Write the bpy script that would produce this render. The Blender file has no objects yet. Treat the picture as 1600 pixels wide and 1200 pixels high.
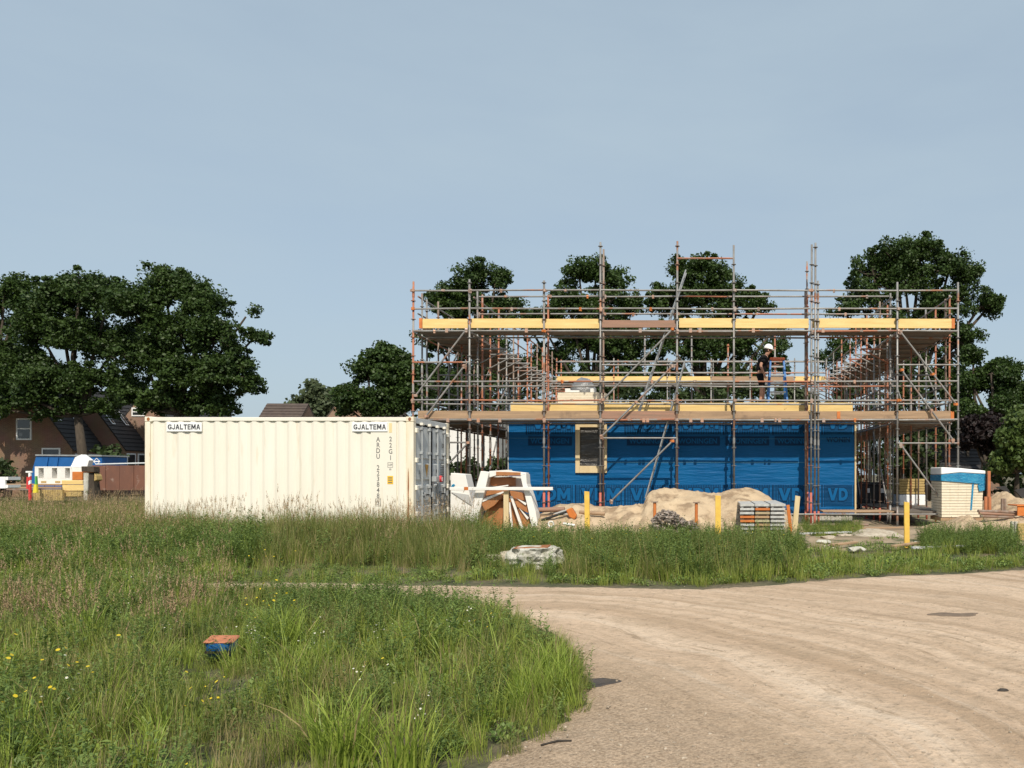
import bpy, bmesh, math, random
import numpy as np
from mathutils import Vector, Matrix, noise as mnoise
R = math.radians
random.seed(7)
rng = np.random.default_rng(11)
scene = bpy.context.scene
C = scene.collection

# ------------------------------------------------------------------ camera
F, CX, HY, H = 1200.0, 1100.0, 740.0, 1.45       # focal (px of a 1600 wide frame), principal column, horizon row, eye height
cam_d = bpy.data.cameras.new('camera')
cam_d.sensor_width = 36.0
cam_d.lens = 36.0 * F / 1600.0
cam_d.shift_x = -(CX - 800.0) / 1600.0
cam_d.shift_y = (HY - 600.0) / 1600.0
cam_d.clip_end = 2000.0
cam = bpy.data.objects.new('camera', cam_d)
cam.location = (0, 0, H)
cam.rotation_euler = (R(90), 0, 0)
C.objects.link(cam)
scene.camera = cam

# ------------------------------------------------------------------ sky, sun, exposure
SUN_EL, SUN_AZ = R(47), R(11)                      # azimuth: degrees to the right of straight behind the camera
world = bpy.data.worlds.new('World')
scene.world = world
world.use_nodes = True
nt = world.node_tree
nt.nodes.clear()
w_out = nt.nodes.new('ShaderNodeOutputWorld')
w_bg = nt.nodes.new('ShaderNodeBackground')
sky = nt.nodes.new('ShaderNodeTexSky')
sky.sky_type = 'NISHITA'
sky.sun_disc = False
sky.sun_elevation = SUN_EL
sky.sun_rotation = R(180) - SUN_AZ
sky.air_density = 1.0
sky.dust_density = 2.5
sky.ozone_density = 1.0
# thin even high veil of cloud over the blue, a little uneven
tc = nt.nodes.new('ShaderNodeTexCoord')
mp = nt.nodes.new('ShaderNodeMapping')
mp.inputs['Scale'].default_value = (1.2, 1.2, 4.5)
nz = nt.nodes.new('ShaderNodeTexNoise')
nz.inputs['Scale'].default_value = 1.6
nz.inputs['Detail'].default_value = 6.0
nz.inputs['Roughness'].default_value = 0.55
rmp = nt.nodes.new('ShaderNodeMapRange')
rmp.inputs['From Min'].default_value = 0.3
rmp.inputs['From Max'].default_value = 0.7
rmp.inputs['To Min'].default_value = 0.66
rmp.inputs['To Max'].default_value = 0.86
mx = nt.nodes.new('ShaderNodeMix')
mx.data_type = 'RGBA'
mx.inputs['B'].default_value = (3.30, 4.08, 4.66, 1)
nt.links.new(tc.outputs['Generated'], mp.inputs['Vector'])
nt.links.new(mp.outputs['Vector'], nz.inputs['Vector'])
nt.links.new(nz.outputs['Fac'], rmp.inputs['Value'])
nt.links.new(rmp.outputs['Result'], mx.inputs['Factor'])
nt.links.new(sky.outputs['Color'], mx.inputs['A'])
nt.links.new(mx.outputs['Result'], w_bg.inputs['Color'])
w_bg.inputs['Strength'].default_value = 0.145
nt.links.new(w_bg.outputs['Background'], w_out.inputs['Surface'])

sun_d = bpy.data.lights.new('sun', 'SUN')
sun_d.energy = 4.4
sun_d.angle = R(0.6)
sun_d.color = (1.0, 0.925, 0.80)
sun = bpy.data.objects.new('sun', sun_d)
sun_dir = Vector((-math.sin(SUN_AZ) * math.cos(SUN_EL), math.cos(SUN_AZ) * math.cos(SUN_EL), -math.sin(SUN_EL)))  # way the light travels
sun.rotation_euler = sun_dir.to_track_quat('-Z', 'Y').to_euler()
sun.location = (5, -10, 30)
C.objects.link(sun)

scene.view_settings.view_transform = 'Standard'
scene.view_settings.look = 'None'
scene.view_settings.exposure = 0.0
scene.view_settings.gamma = 1.0
scene.render.engine = 'CYCLES'

# ------------------------------------------------------------------ helpers
def P(px, py, D):
    return Vector(((px - CX) / F * D, D, H + (HY - py) / F * D))
def XZ(px, py, D):
    p = P(px, py, D)
    return p.x, p.z
def GD(py):
    return F * H / (py - HY)
def G(px, py):
    D = GD(py)
    return ((px - CX) / F * D, D)

def put(o, parent=None, label=None, cat=None, group=None, kind=None):
    C.objects.link(o)
    if parent is not None:
        o.parent = parent
    if label: o['label'] = label
    if cat: o['category'] = cat
    if group: o['group'] = group
    if kind: o['kind'] = kind
    return o
def thing(name, label, cat, loc=(0, 0, 0), rotz=0.0, group=None):
    o = bpy.data.objects.new(name, None)
    o.empty_display_size = 0.2
    o.location = loc
    o.rotation_euler = (0, 0, rotz)
    return put(o, None, label, cat, group)
def finish(bm, name, mat, parent=None, smooth=False, **kw):
    me = bpy.data.meshes.new(name)
    bm.normal_update()
    bm.to_mesh(me)
    bm.free()
    for m in (mat if isinstance(mat, (list, tuple)) else [mat]):
        me.materials.append(m)
    if smooth:
        me.polygons.foreach_set('use_smooth', [True] * len(me.polygons))
    o = bpy.data.objects.new(name, me)
    return put(o, parent, **kw)
def bm_box(bm, x0, x1, y0, y1, z0, z1, mi=0, M=None):
    vs = [bm.verts.new(v) for v in ((x0, y0, z0), (x1, y0, z0), (x1, y1, z0), (x0, y1, z0), (x0, y0, z1), (x1, y0, z1), (x1, y1, z1), (x0, y1, z1))]
    if M is not None:
        for v in vs: v.co = M @ v.co
    fs = []
    for q in ((0, 3, 2, 1), (4, 5, 6, 7), (0, 1, 5, 4), (1, 2, 6, 5), (2, 3, 7, 6), (3, 0, 4, 7)):
        f = bm.faces.new([vs[i] for i in q]); f.material_index = mi; fs.append(f)
    return fs
def box(name, x0, x1, y0, y1, z0, z1, mat, parent=None, bevel=0.0, M=None, **kw):
    bm = bmesh.new()
    bm_box(bm, x0, x1, y0, y1, z0, z1, M=M)
    if bevel:
        bmesh.ops.bevel(bm, geom=bm.edges[:], offset=bevel, segments=1, affect='EDGES', profile=0.5)
    return finish(bm, name, mat, parent, **kw)
def bm_prism(bm, pts, y0, y1, mi=0):
    """pts: (x, z) outline, extruded from y0 (near) to y1"""
    a = [bm.verts.new((x, y0, z)) for x, z in pts]
    b = [bm.verts.new((x, y1, z)) for x, z in pts]
    n = len(pts)
    fs = [bm.faces.new(a), bm.faces.new(b[::-1])]
    for i in range(n):
        j = (i + 1) % n
        fs.append(bm.faces.new((a[j], a[i], b[i], b[j])))
    for f in fs: f.material_index = mi
    bmesh.ops.recalc_face_normals(bm, faces=fs)
def prism(name, pix, D, th, mat, parent=None, bevel=0.0, **kw):
    bm = bmesh.new()
    bm_prism(bm, [XZ(px, py, D) for px, py in pix], D, D + th)
    if bevel:
        bmesh.ops.bevel(bm, geom=bm.edges[:], offset=bevel, segments=1, affect='EDGES', profile=0.5)
    return finish(bm, name, mat, parent, **kw)
def align(a, b):
    d = Vector(b) - Vector(a)
    q = d.to_track_quat('Z', 'Y') if d.length > 1e-6 else Vector((0, 0, 1)).to_track_quat('Z', 'Y')
    return d.length, q
_unit = {}
def tube(name, a, b, r, mat, parent=None, n=10, **kw):
    key = (mat.name, n)
    if key not in _unit:
        bm = bmesh.new()
        bmesh.ops.create_cone(bm, cap_ends=True, segments=n, radius1=1, radius2=1, depth=1, matrix=Matrix.Translation((0, 0, .5)))
        me = bpy.data.meshes.new('tube'); 
        for f in bm.faces: f.smooth = len(f.verts) == 4
        bm.to_mesh(me); bm.free(); me.materials.append(mat); _unit[key] = me
    L, q = align(a, b)
    o = bpy.data.objects.new(name, _unit[key])
    o.location = a
    o.rotation_mode = 'QUATERNION'
    o.rotation_quaternion = q
    o.scale = (r, r, L)
    return put(o, parent, **kw)
def bm_tube(bm, pts, radii, n=8, mi=0, cap=True):
    rings = []
    pts = [Vector(p) for p in pts]
    for i, p in enumerate(pts):
        d = (pts[min(i + 1, len(pts) - 1)] - pts[max(i - 1, 0)])
        d = d.normalized() if d.length > 1e-9 else Vector((0, 0, 1))
        u = d.cross(Vector((0, 1, 0.01)))
        if u.length < 1e-3: u = d.cross(Vector((1, 0, 0)))
        u.normalize(); v = d.cross(u)
        r = radii[i] if isinstance(radii, (list, tuple)) else radii
        rings.append([bm.verts.new(p + (u * math.cos(t) + v * math.sin(t)) * r) for t in [2 * math.pi * k / n for k in range(n)]])
    fs = []
    for A, B in zip(rings, rings[1:]):
        for k in range(n):
            fs.append(bm.faces.new((A[k], A[(k + 1) % n], B[(k + 1) % n], B[k])))
    if cap:
        fs.append(bm.faces.new(rings[0][::-1])); fs.append(bm.faces.new(rings[-1]))
    for f in fs:
        f.material_index = mi; f.smooth = True
    return fs
def np_mesh(name, V, Fc, mats, mi=None, tint=None, smooth=False):
    """V (n,3), Fc (m,k) same sized faces"""
    me = bpy.data.meshes.new(name)
    V = np.asarray(V, np.float32); Fc = np.asarray(Fc, np.int32)
    m, k = Fc.shape
    me.vertices.add(len(V)); me.vertices.foreach_set('co', V.ravel())
    me.loops.add(m * k); me.loops.foreach_set('vertex_index', Fc.ravel())
    me.polygons.add(m)
    me.polygons.foreach_set('loop_start', np.arange(0, m * k, k, dtype=np.int32))
    if mi is not None: me.polygons.foreach_set('material_index', np.asarray(mi, np.int32))
    if smooth: me.polygons.foreach_set('use_smooth', np.ones(m, bool))
    me.update(calc_edges=True)
    if tint is not None:
        at = me.attributes.new('tint', 'FLOAT', 'POINT')
        at.data.foreach_set('value', np.asarray(tint, np.float32))
    for x in mats: me.materials.append(x)
    return me
def text_mesh(s, size, offset=0.0, align_x='LEFT', spacing=1.0, extrude=0.0):
    cu = bpy.data.curves.new('lettering', 'FONT')
    cu.body = s; cu.size = size; cu.offset = offset; cu.align_x = align_x; cu.space_character = spacing; cu.extrude = extrude
    cu.resolution_u = 3
    o = bpy.data.objects.new('lettering', cu)
    C.objects.link(o)
    dg = bpy.context.evaluated_depsgraph_get()
    me = bpy.data.meshes.new_from_object(o.evaluated_get(dg))
    bpy.data.objects.remove(o); bpy.data.curves.remove(cu)
    return me
def text(name, s, size, loc, rot, mat, parent=None, offset=0.0, ax='LEFT', spacing=1.0, sx=1.0):
    me = text_mesh(s, size, offset, ax, spacing)
    me.materials.clear(); me.materials.append(mat)
    o = bpy.data.objects.new(name, me)
    o.location = loc; o.rotation_euler = rot; o.scale = (sx, 1, 1)
    return put(o, parent)

# ------------------------------------------------------------------ materials
def mk(name, c1, c2=None, scale=6.0, rough=0.7, metal=0.0, bump=0.0, bscale=60.0, stretch=(1, 1, 1), lo=0.35, hi=0.65, c3=None, c3lo=0.62, c3hi=0.7, c3scale=3.0, c3stretch=(1, 1, 1), spec=0.4, detail=5.0, transl=0.0):
    m = bpy.data.materials.new(name); m.use_nodes = True
    t = m.node_tree; b = t.nodes['Principled BSDF']
    b.inputs['Roughness'].default_value = rough
    b.inputs['Metallic'].default_value = metal
    b.inputs['Specular IOR Level'].default_value = spec
    b.inputs['Base Color'].default_value = (*c1, 1)
    geo = t.nodes.new('ShaderNodeNewGeometry')
    def noise(sc, st, det):
        mpn = t.nodes.new('ShaderNodeMapping'); mpn.inputs['Scale'].default_value = st
        n = t.nodes.new('ShaderNodeTexNoise'); n.inputs['Scale'].default_value = sc; n.inputs['Detail'].default_value = det; n.inputs['Roughness'].default_value = 0.6
        t.links.new(geo.outputs['Position'], mpn.inputs['Vector']); t.links.new(mpn.outputs['Vector'], n.inputs['Vector'])
        return n.outputs['Fac']
    def rng_(v, a, bb):
        r = t.nodes.new('ShaderNodeMapRange'); r.inputs['From Min'].default_value = a; r.inputs['From Max'].default_value = bb
        t.links.new(v, r.inputs['Value']); return r.outputs['Result']
    def mix(fac, A, B):
        x = t.nodes.new('ShaderNodeMix'); x.data_type = 'RGBA'
        t.links.new(fac, x.inputs['Factor'])
        for v, s in ((A, 'A'), (B, 'B')):
            if isinstance(v, tuple): x.inputs[s].default_value = (*v, 1)
            else: t.links.new(v, x.inputs[s])
        return x.outputs['Result']
    col = c1
    if c2 is not None:
        col = mix(rng_(noise(scale, stretch, detail), lo, hi), c1, c2)
    if c3 is not None:
        col = mix(rng_(noise(c3scale, c3stretch, 6), c3lo, c3hi), col, c3)
    if not isinstance(col, tuple):
        t.links.new(col, b.inputs['Base Color'])
    if bump:
        bp = t.nodes.new('ShaderNodeBump'); bp.inputs['Strength'].default_value = bump; bp.inputs['Distance'].default_value = 0.02
        t.links.new(noise(bscale, stretch, 4), bp.inputs['Height']); t.links.new(bp.outputs['Normal'], b.inputs['Normal'])
    return m
def leaf_mat(name, ca, cb, rough=0.5, transl=0.25, var=0.25, spec=0.3):
    """foliage: colour runs from ca to cb with each leaf's own tint, some light comes through"""
    m = bpy.data.materials.new(name); m.use_nodes = True
    t = m.node_tree; b = t.nodes['Principled BSDF']; out = t.nodes['Material Output']
    at = t.nodes.new('ShaderNodeAttribute'); at.attribute_name = 'tint'
    oi = t.nodes.new('ShaderNodeObjectInfo')
    ad = t.nodes.new('ShaderNodeMath'); ad.operation = 'MULTIPLY_ADD'; ad.inputs[1].default_value = var; 
    t.links.new(oi.outputs['Random'], ad.inputs[0]); t.links.new(at.outputs['Fac'], ad.inputs[2])
    x = t.nodes.new('ShaderNodeMix'); x.data_type = 'RGBA'; x.inputs['A'].default_value = (*ca, 1); x.inputs['B'].default_value = (*cb, 1)
    t.links.new(ad.outputs[0], x.inputs['Factor'])
    t.links.new(x.outputs['Result'], b.inputs['Base Color'])
    b.inputs['Roughness'].default_value = rough; b.inputs['Specular IOR Level'].default_value = spec
    tr = t.nodes.new('ShaderNodeBsdfTranslucent'); t.links.new(x.outputs['Result'], tr.inputs['Color'])
    ms = t.nodes.new('ShaderNodeMixShader'); ms.inputs[0].default_value = transl
    t.links.new(b.outputs[0], ms.inputs[1]); t.links.new(tr.outputs[0], ms.inputs[2]); t.links.new(ms.outputs[0], out.inputs['Surface'])
    return m
def brick_mat(name, c1, c2, mortar, scale=1.0):
    m = bpy.data.materials.new(name); m.use_nodes = True
    t = m.node_tree; b = t.nodes['Principled BSDF']; b.inputs['Roughness'].default_value = 0.85
    tcn = t.nodes.new('ShaderNodeTexCoord'); mpn = t.nodes.new('ShaderNodeMapping'); mpn.inputs['Rotation'].default_value = (R(90), 0, 0)
    sep = t.nodes.new('ShaderNodeSeparateXYZ'); comb = t.nodes.new('ShaderNodeCombineXYZ'); add = t.nodes.new('ShaderNodeMath'); add.operation = 'ADD'
    t.links.new(tcn.outputs['Object'], sep.inputs[0]); t.links.new(sep.outputs['X'], add.inputs[0]); t.links.new(sep.outputs['Y'], add.inputs[1])
    t.links.new(add.outputs[0], comb.inputs['X']); t.links.new(sep.outputs['Z'], comb.inputs['Y'])
    br = t.nodes.new('ShaderNodeTexBrick'); br.inputs['Scale'].default_value = scale; br.inputs['Brick Width'].default_value = 0.22; br.inputs['Row Height'].default_value = 0.065; br.inputs['Mortar Size'].default_value = 0.008
    br.inputs['Color1'].default_value = (*c1, 1); br.inputs['Color2'].default_value = (*c2, 1); br.inputs['Mortar'].default_value = (*mortar, 1)
    t.links.new(comb.outputs[0], br.inputs['Vector'])
    n = t.nodes.new('ShaderNodeTexNoise'); n.inputs['Scale'].default_value = 0.9; n.inputs['Detail'].default_value = 6
    x = t.nodes.new('ShaderNodeMix'); x.data_type = 'RGBA'; x.blend_type = 'MULTIPLY'; x.inputs['Factor'].default_value = 0.5
    t.links.new(tcn.outputs['Object'], n.inputs['Vector']); t.links.new(br.outputs['Color'], x.inputs['A']); t.links.new(n.outputs['Color'], x.inputs['B'])
    t.links.new(x.outputs['Result'], b.inputs['Base Color'])
    return m

M = {}
M['galv'] = mk('galvanised_tube', (.31, .305, .295), (.20, .185, .17), 3.0, .5, .3, c3=(.33, .16, .095), c3lo=.57, c3hi=.65, c3scale=1.7)
M['orange_tube'] = mk('orange_painted_tube', (.44, .165, .085), (.31, .13, .08), 3.0, .6, .1, c3=(.29, .27, .25), c3lo=.52, c3hi=.58, c3scale=1.9)
M['rust_tube'] = mk('rusty_tube', (.22, .13, .09), (.30, .25, .21), 4.0, .7, .2)
M['red_jack'] = mk('red_painted_jack', (.52, .13, .09), (.40, .12, .08), 4.0, .6)
M['coupler'] = mk('coupler_steel', (.50, .27, .17), (.34, .30, .27), 2.0, .55, .3)
M['deck'] = mk('deck_steel', (.20, .17, .145), (.13, .11, .09), 2.0, .7, .1, c3=(.25, .13, .08), c3lo=.58, c3hi=.68)
M['yellow_wood'] = mk('yellow_timber', (.81, .59, .25), (.70, .48, .18), 5.0, .55, stretch=(.25, 1, 3), bump=.1, c3=(.50, .27, .08), c3lo=.68, c3hi=.75, c3scale=5)
M['old_board'] = mk('weathered_board', (.42, .28, .17), (.30, .20, .125), 5.0, .8, stretch=(.2, 1, 4), bump=.25, c3=(.22, .15, .10), c3lo=.6, c3hi=.72, c3scale=2.2)
M['red_board'] = mk('reddish_board', (.36, .20, .14), (.27, .17, .12), 5.0, .8, stretch=(.2, 1, 4), bump=.2)
M['orange_paint'] = mk('orange_paint', (.62, .20, .05), (.50, .15, .04), 6.0, .5)
M['cream'] = mk('cream_container_paint', (.82, .775, .675), (.785, .735, .625), 1.6, .45, stretch=(1, 1, .25), c3=(.64, .53, .38), c3lo=.62, c3hi=.84, c3scale=2.2, c3stretch=(2.8, 2.8, .3))
M['cream_rust'] = mk('cream_paint_rust_streaked', (.82, .765, .64), (.74, .64, .46), 3.0, .5, stretch=(2, 2, .3), c3=(.45, .18, .06), c3lo=.62, c3hi=.70, c3scale=3.5, c3stretch=(3, 3, .35))
M['rust'] = mk('rust', (.36, .13, .04), (.20, .08, .04), 9.0, .85)
M['door_grey'] = mk('grey_door_paint', (.60, .62, .62), (.54, .565, .57), 2.0, .5, stretch=(1, 1, .3), c3=(.68, .68, .66), c3lo=.6, c3hi=.7)
M['bar_grey'] = mk('grey_bar', (.44, .46, .465), (.33, .34, .345), 3.0, .45, .2)
M['dark'] = mk('dark_gasket', (.025, .024, .023))
M['white'] = mk('white_coating', (.80, .78, .74), (.74, .72, .67), 2.0, .5)
M['sign_white'] = mk('sign_white', (.84, .84, .83))
M['ink'] = mk('dark_ink', (.035, .035, .045))
M['ink_faded'] = mk('faded_ink', (.16, .155, .145))
M['label_yellow'] = mk('label_yellow', (.80, .48, .03))
M['lock_red'] = mk('lock_red', (.60, .04, .05), rough=.4)
M['navy'] = mk('printed_navy', (.002, .030, .085), rough=.6, spec=.15)
M['blue_lip'] = mk('membrane_print_blue', (.003, .098, .26), rough=.6, spec=.15)
M['pale_line'] = mk('tape_pale_blue', (.05, .19, .33))
M['pine'] = mk('fresh_pine', (.66, .53, .32), (.57, .43, .23), 6.0, .6, stretch=(1, 1, .3))
M['stake_yellow'] = mk('yellow_stake_paint', (.80, .53, .10), (.72, .44, .08), 7.0, .55, c3=(.55, .36, .14), c3lo=.64, c3hi=.72, c3scale=9)
M['brown_tread'] = mk('brown_tread_board', (.40, .17, .065), (.34, .14, .05), 5.0, .55)
M['sand'] = mk('sand', (.52, .40, .265), (.42, .31, .20), 2.2, .95, bump=1.0, bscale=16, c3=(.27, .19, .12), c3lo=.49, c3hi=.63, c3scale=3.0, detail=9)
M['rubble'] = mk('pale_rubble', (.50, .44, .35), (.34, .28, .21), 9.0, .95, bump=1.0, bscale=14)
M['concrete'] = mk('old_concrete', (.56, .54, .48), (.38, .36, .30), 7.0, .95, bump=.9, bscale=20, c3=(.16, .17, .10), c3lo=.58, c3hi=.66, c3scale=5)
M['block'] = mk('cream_brick', (.78, .70, .55), (.72, .63, .47), 12.0, .85, bump=.3)
M['film_blue'] = mk('blue_plastic_film', (.010, .165, .34), (.04, .29, .48), 6.0, .25, stretch=(1, 1, 3), bump=.8, bscale=14)
M['film_clear'] = mk('greyish_plastic_sheet', (.17, .17, .17), (.42, .42, .42), 6.0, .2, stretch=(.6, .6, 3), bump=1.0, bscale=9, lo=.52, hi=.66)
M['film_dark'] = mk('dark_plastic_sheet', (.055, .05, .045), (.14, .135, .125), 5.0, .22, stretch=(.5, .5, 3.2), bump=1.0, bscale=8, lo=.5, hi=.7)
M['roof'] = mk('dark_roof_tile', (.040, .037, .037), (.028, .026, .027), 3.0, .7)
M['roof_brown'] = mk('brown_roof_tile', (.10, .075, .06), (.07, .052, .045), 3.0, .8)
M['roof_red'] = mk('red_roof_tile', (.20, .06, .04), (.15, .05, .035), 3.0, .8)
M['glass'] = mk('window_glass', (.03, .035, .04), rough=.08, spec=.8)
M['skip_blue'] = mk('skip_blue_paint', (.018, .12, .36), (.015, .10, .30), 3.0, .45)
M['rusty_sheet'] = mk('rusty_steel_sheet', (.19, .085, .055), (.145, .07, .05), 2.5, .8, stretch=(1, 1, .5), c3=(.30, .21, .17), c3lo=.62, c3hi=.72, c3scale=3)
M['bark'] = mk('bark', (.085, .066, .048), (.055, .043, .032), 5.0, .95, stretch=(2, 2, .5), bump=.8)
M['plastic_orange'] = mk('orange_plastic', (.60, .19, .04), (.50, .15, .035), 6.0, .45)
M['pipe_orange'] = mk('orange_brown_pipe', (.52, .19, .08), (.42, .15, .07), 6.0, .5)
M['black'] = mk('black_plastic', (.02, .02, .022), rough=.5)
M['wool'] = mk('yellow_mineral_wool', (.52, .38, .16), (.42, .29, .11), 9.0, .95, stretch=(1, 1, 4), bump=.5)
M['alu'] = mk('aluminium', (.52, .52, .51), (.42, .42, .41), 4.0, .35, .6)
M['ladder_blue'] = mk('ladder_blue', (.03, .16, .44), rough=.45)
M['ladder_orange'] = mk('ladder_orange_top', (.72, .17, .08), rough=.5)
M['skin'] = mk('skin', (.46, .25, .17), rough=.55)
M['cloth_black'] = mk('black_cloth', (.008, .008, .009), (.013, .012, .014), 20, .9, spec=.15)
M['helmet'] = mk('white_helmet', (.82, .81, .78), rough=.3)
M['boot'] = mk('boot_leather', (.07, .045, .03))
M['hair'] = mk('dark_hair', (.03, .02, .015))
M['scrap'] = mk('scrap_metal', (.20, .15, .12), (.38, .33, .29), 16.0, .6, .4, lo=.4, hi=.6)
M['red'] = mk('warning_red', (.62, .05, .05))
M['green'] = mk('green_plastic', (.10, .42, .10))
M['yellow'] = mk('yellow_plastic', (.75, .62, .05))
M['wet'] = mk('wet_dark_soil', (.085, .066, .052), (.05, .04, .033), 9.0, .35, bump=.3, bscale=40)
M['twig'] = mk('dark_twig', (.035, .028, .022))
M['stone'] = mk('pebble', (.26, .205, .15), (.46, .38, .29), 30, .9, lo=.42, hi=.6)
M['fleece'] = mk('grey_insulation', (.45, .45, .44))
M['ext_wall'] = mk('white_render', (.78, .76, .72), (.70, .68, .64), 1.0, .8)
M['brick'] = brick_mat('brown_brick', (.30, .155, .095), (.24, .12, .075), (.33, .25, .19))
M['brick_pale'] = brick_mat('pinkish_brick', (.38, .22, .15), (.33, .185, .125), (.40, .32, .26))
# ================================================================== ground, road
def fbm(x, y, s, o=4):
    return mnoise.fractal(Vector((x * s, y * s, 3.7)), 1.0, 2.0, o)
def inside(poly, x, y):
    """vectorised point in polygon"""
    x = np.asarray(x); y = np.asarray(y)
    r = np.zeros(x.shape, bool); n = len(poly); j = n - 1
    for i in range(n):
        xi, yi = poly[i]; xj, yj = poly[j]
        c = ((yi > y) != (yj > y)) & (x < (xj - xi) * (y - yi) / (yj - yi + 1e-12) + xi)
        r ^= c; j = i
    return r

ROAD = [G(310, 906.5), G(500, 907), G(700, 910.5), G(900, 913), G(1100, 915), G(1200, 911), G(1300, 903), G(1390, 897), G(1480, 893), G(1600, 887), G(1900, 876),
        (16, 11.5), (16, -4), (-3.5, -4), (-2.2, 2.2), G(715, 1212), G(800, 1170), G(880, 1128), G(926, 1088), G(918, 1050), G(885, 1012), G(820, 972), G(750, 946), G(690, 933), G(560, 927), G(420, 922), G(310, 917)]
def rd_edge(x, y):
    x = np.asarray(x, float); y = np.asarray(y, float); best = np.full(x.shape, 9.0)
    for (x0, y0), (x1, y1) in zip(ROAD, ROAD[1:] + ROAD[:1]):
        dx_, dy_ = x1 - x0, y1 - y0; t_ = np.clip(((x - x0) * dx_ + (y - y0) * dy_) / (dx_ * dx_ + dy_ * dy_ + 1e-9), 0, 1)
        best = np.minimum(best, np.hypot(x - x0 - t_ * dx_, y - y0 - t_ * dy_))
    return best
def ground_z(x, y):
    return 0.05 * fbm(x, y, .35, 3) * min(1.0, max(0.0, (y - 2) / 6.0)) * 0.6
def road_z(x, y):
    z = 0.0
    return z + 0.016 * fbm(x, y, .8, 4) + 0.008 * fbm(x, y, 6.0, 5)

def road_surf(x, y):
    e_ = float(rd_edge(np.array([x]), np.array([y]))[0]) * (1 if inside(ROAD, np.array([x]), np.array([y]))[0] else -1)
    return road_z(x, y) - 0.008 - .06 * min(1.2, max(0, .25 - e_) / .5)
# ground sheet: fine near the camera, reaching the horizon
m = bpy.data.materials.new('soil_and_turf'); m.use_nodes = True
t = m.node_tree; b = t.nodes['Principled BSDF']; b.inputs['Roughness'].default_value = 0.95
g = t.nodes.new('ShaderNodeNewGeometry')
n1 = t.nodes.new('ShaderNodeTexNoise'); n1.inputs['Scale'].default_value = 1.4; n1.inputs['Detail'].default_value = 8
n2 = t.nodes.new('ShaderNodeTexNoise'); n2.inputs['Scale'].default_value = 16; n2.inputs['Detail'].default_value = 6
r1 = t.nodes.new('ShaderNodeValToRGB')
r1.color_ramp.elements[0].position = .36; r1.color_ramp.elements[0].color = (.075, .085, .032, 1)
r1.color_ramp.elements[1].position = .62; r1.color_ramp.elements[1].color = (.20, .155, .095, 1)
r2 = t.nodes.new('ShaderNodeValToRGB')
r2.color_ramp.elements[0].position = .3; r2.color_ramp.elements[0].color = (.45, .45, .45, 1)
r2.color_ramp.elements[1].position = .7; r2.color_ramp.elements[1].color = (1, 1, 1, 1)
x = t.nodes.new('ShaderNodeMix'); x.data_type = 'RGBA'; x.blend_type = 'MULTIPLY'; x.inputs['Factor'].default_value = 1
for n_ in (n1, n2): t.links.new(g.outputs['Position'], n_.inputs['Vector'])
t.links.new(n1.outputs['Fac'], r1.inputs[0]); t.links.new(n2.outputs['Fac'], r2.inputs[0])
t.links.new(r1.outputs[0], x.inputs['A']); t.links.new(r2.outputs[0], x.inputs['B']); t.links.new(x.outputs['Result'], b.inputs['Base Color'])
bp = t.nodes.new('ShaderNodeBump'); bp.inputs['Strength'].default_value = .8; bp.inputs['Distance'].default_value = .05
t.links.new(n2.outputs['Fac'], bp.inputs['Height']); t.links.new(bp.outputs['Normal'], b.inputs['Normal'])
M['ground'] = m
xs = np.concatenate([np.linspace(-700, -30, 14)[:-1], np.linspace(-30, 30, 241), np.linspace(30, 700, 14)[1:]])
ys = np.concatenate([np.linspace(-200, -4, 6)[:-1], np.linspace(-4, 44, 193), np.linspace(44, 900, 16)[1:]])
V = []
GX, GY = np.meshgrid(xs, ys)
sunk = inside(ROAD, GX, GY) & (rd_edge(GX, GY) > .35)
for iy, yy in enumerate(ys):
    for ix_, xx in enumerate(xs):
        near = abs(xx) < 29 and -3 < yy < 43
        V.append((xx, yy, -0.035 + (ground_z(xx, yy) if near else 0) - (.09 if sunk[iy, ix_] else 0)))
nx = len(xs)
ii = np.arange((len(ys) - 1) * nx).reshape(len(ys) - 1, nx)[:, :-1].ravel()
me = np_mesh('ground', V, np.stack([ii, ii + 1, ii + nx + 1, ii + nx], 1), [M['ground']], smooth=True)
put(bpy.data.objects.new('ground', me), kind='structure')

# sandy dirt road: streaks follow the turning wheels
m = bpy.data.materials.new('sandy_dirt_road'); m.use_nodes = True
t = m.node_tree; b = t.nodes['Principled BSDF']; b.inputs['Roughness'].default_value = 0.95; b.inputs['Specular IOR Level'].default_value = .2
g = t.nodes.new('ShaderNodeNewGeometry')
sub = t.nodes.new('ShaderNodeVectorMath'); sub.operation = 'SUBTRACT'; sub.inputs[1].default_value = (-3.0, 3.6, 0)
warp = t.nodes.new('ShaderNodeTexNoise'); warp.inputs['Scale'].default_value = .28; warp.inputs['Detail'].default_value = 2
wsc = t.nodes.new('ShaderNodeVectorMath'); wsc.operation = 'SCALE'; wsc.inputs['Scale'].default_value = 1.5
wad = t.nodes.new('ShaderNodeVectorMath'); wad.operation = 'ADD'
t.links.new(g.outputs['Position'], sub.inputs[0]); t.links.new(g.outputs['Position'], warp.inputs['Vector'])
t.links.new(warp.outputs['Color'], wsc.inputs[0]); t.links.new(sub.outputs[0], wad.inputs[0]); t.links.new(wsc.outputs[0], wad.inputs[1])
sp = t.nodes.new('ShaderNodeSeparateXYZ'); t.links.new(wad.outputs[0], sp.inputs[0])
hy = t.nodes.new('ShaderNodeCombineXYZ'); t.links.new(sp.outputs['X'], hy.inputs['X']); t.links.new(sp.outputs['Y'], hy.inputs['Y'])
ln = t.nodes.new('ShaderNodeVectorMath'); ln.operation = 'LENGTH'; t.links.new(hy.outputs[0], ln.inputs[0])
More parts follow.
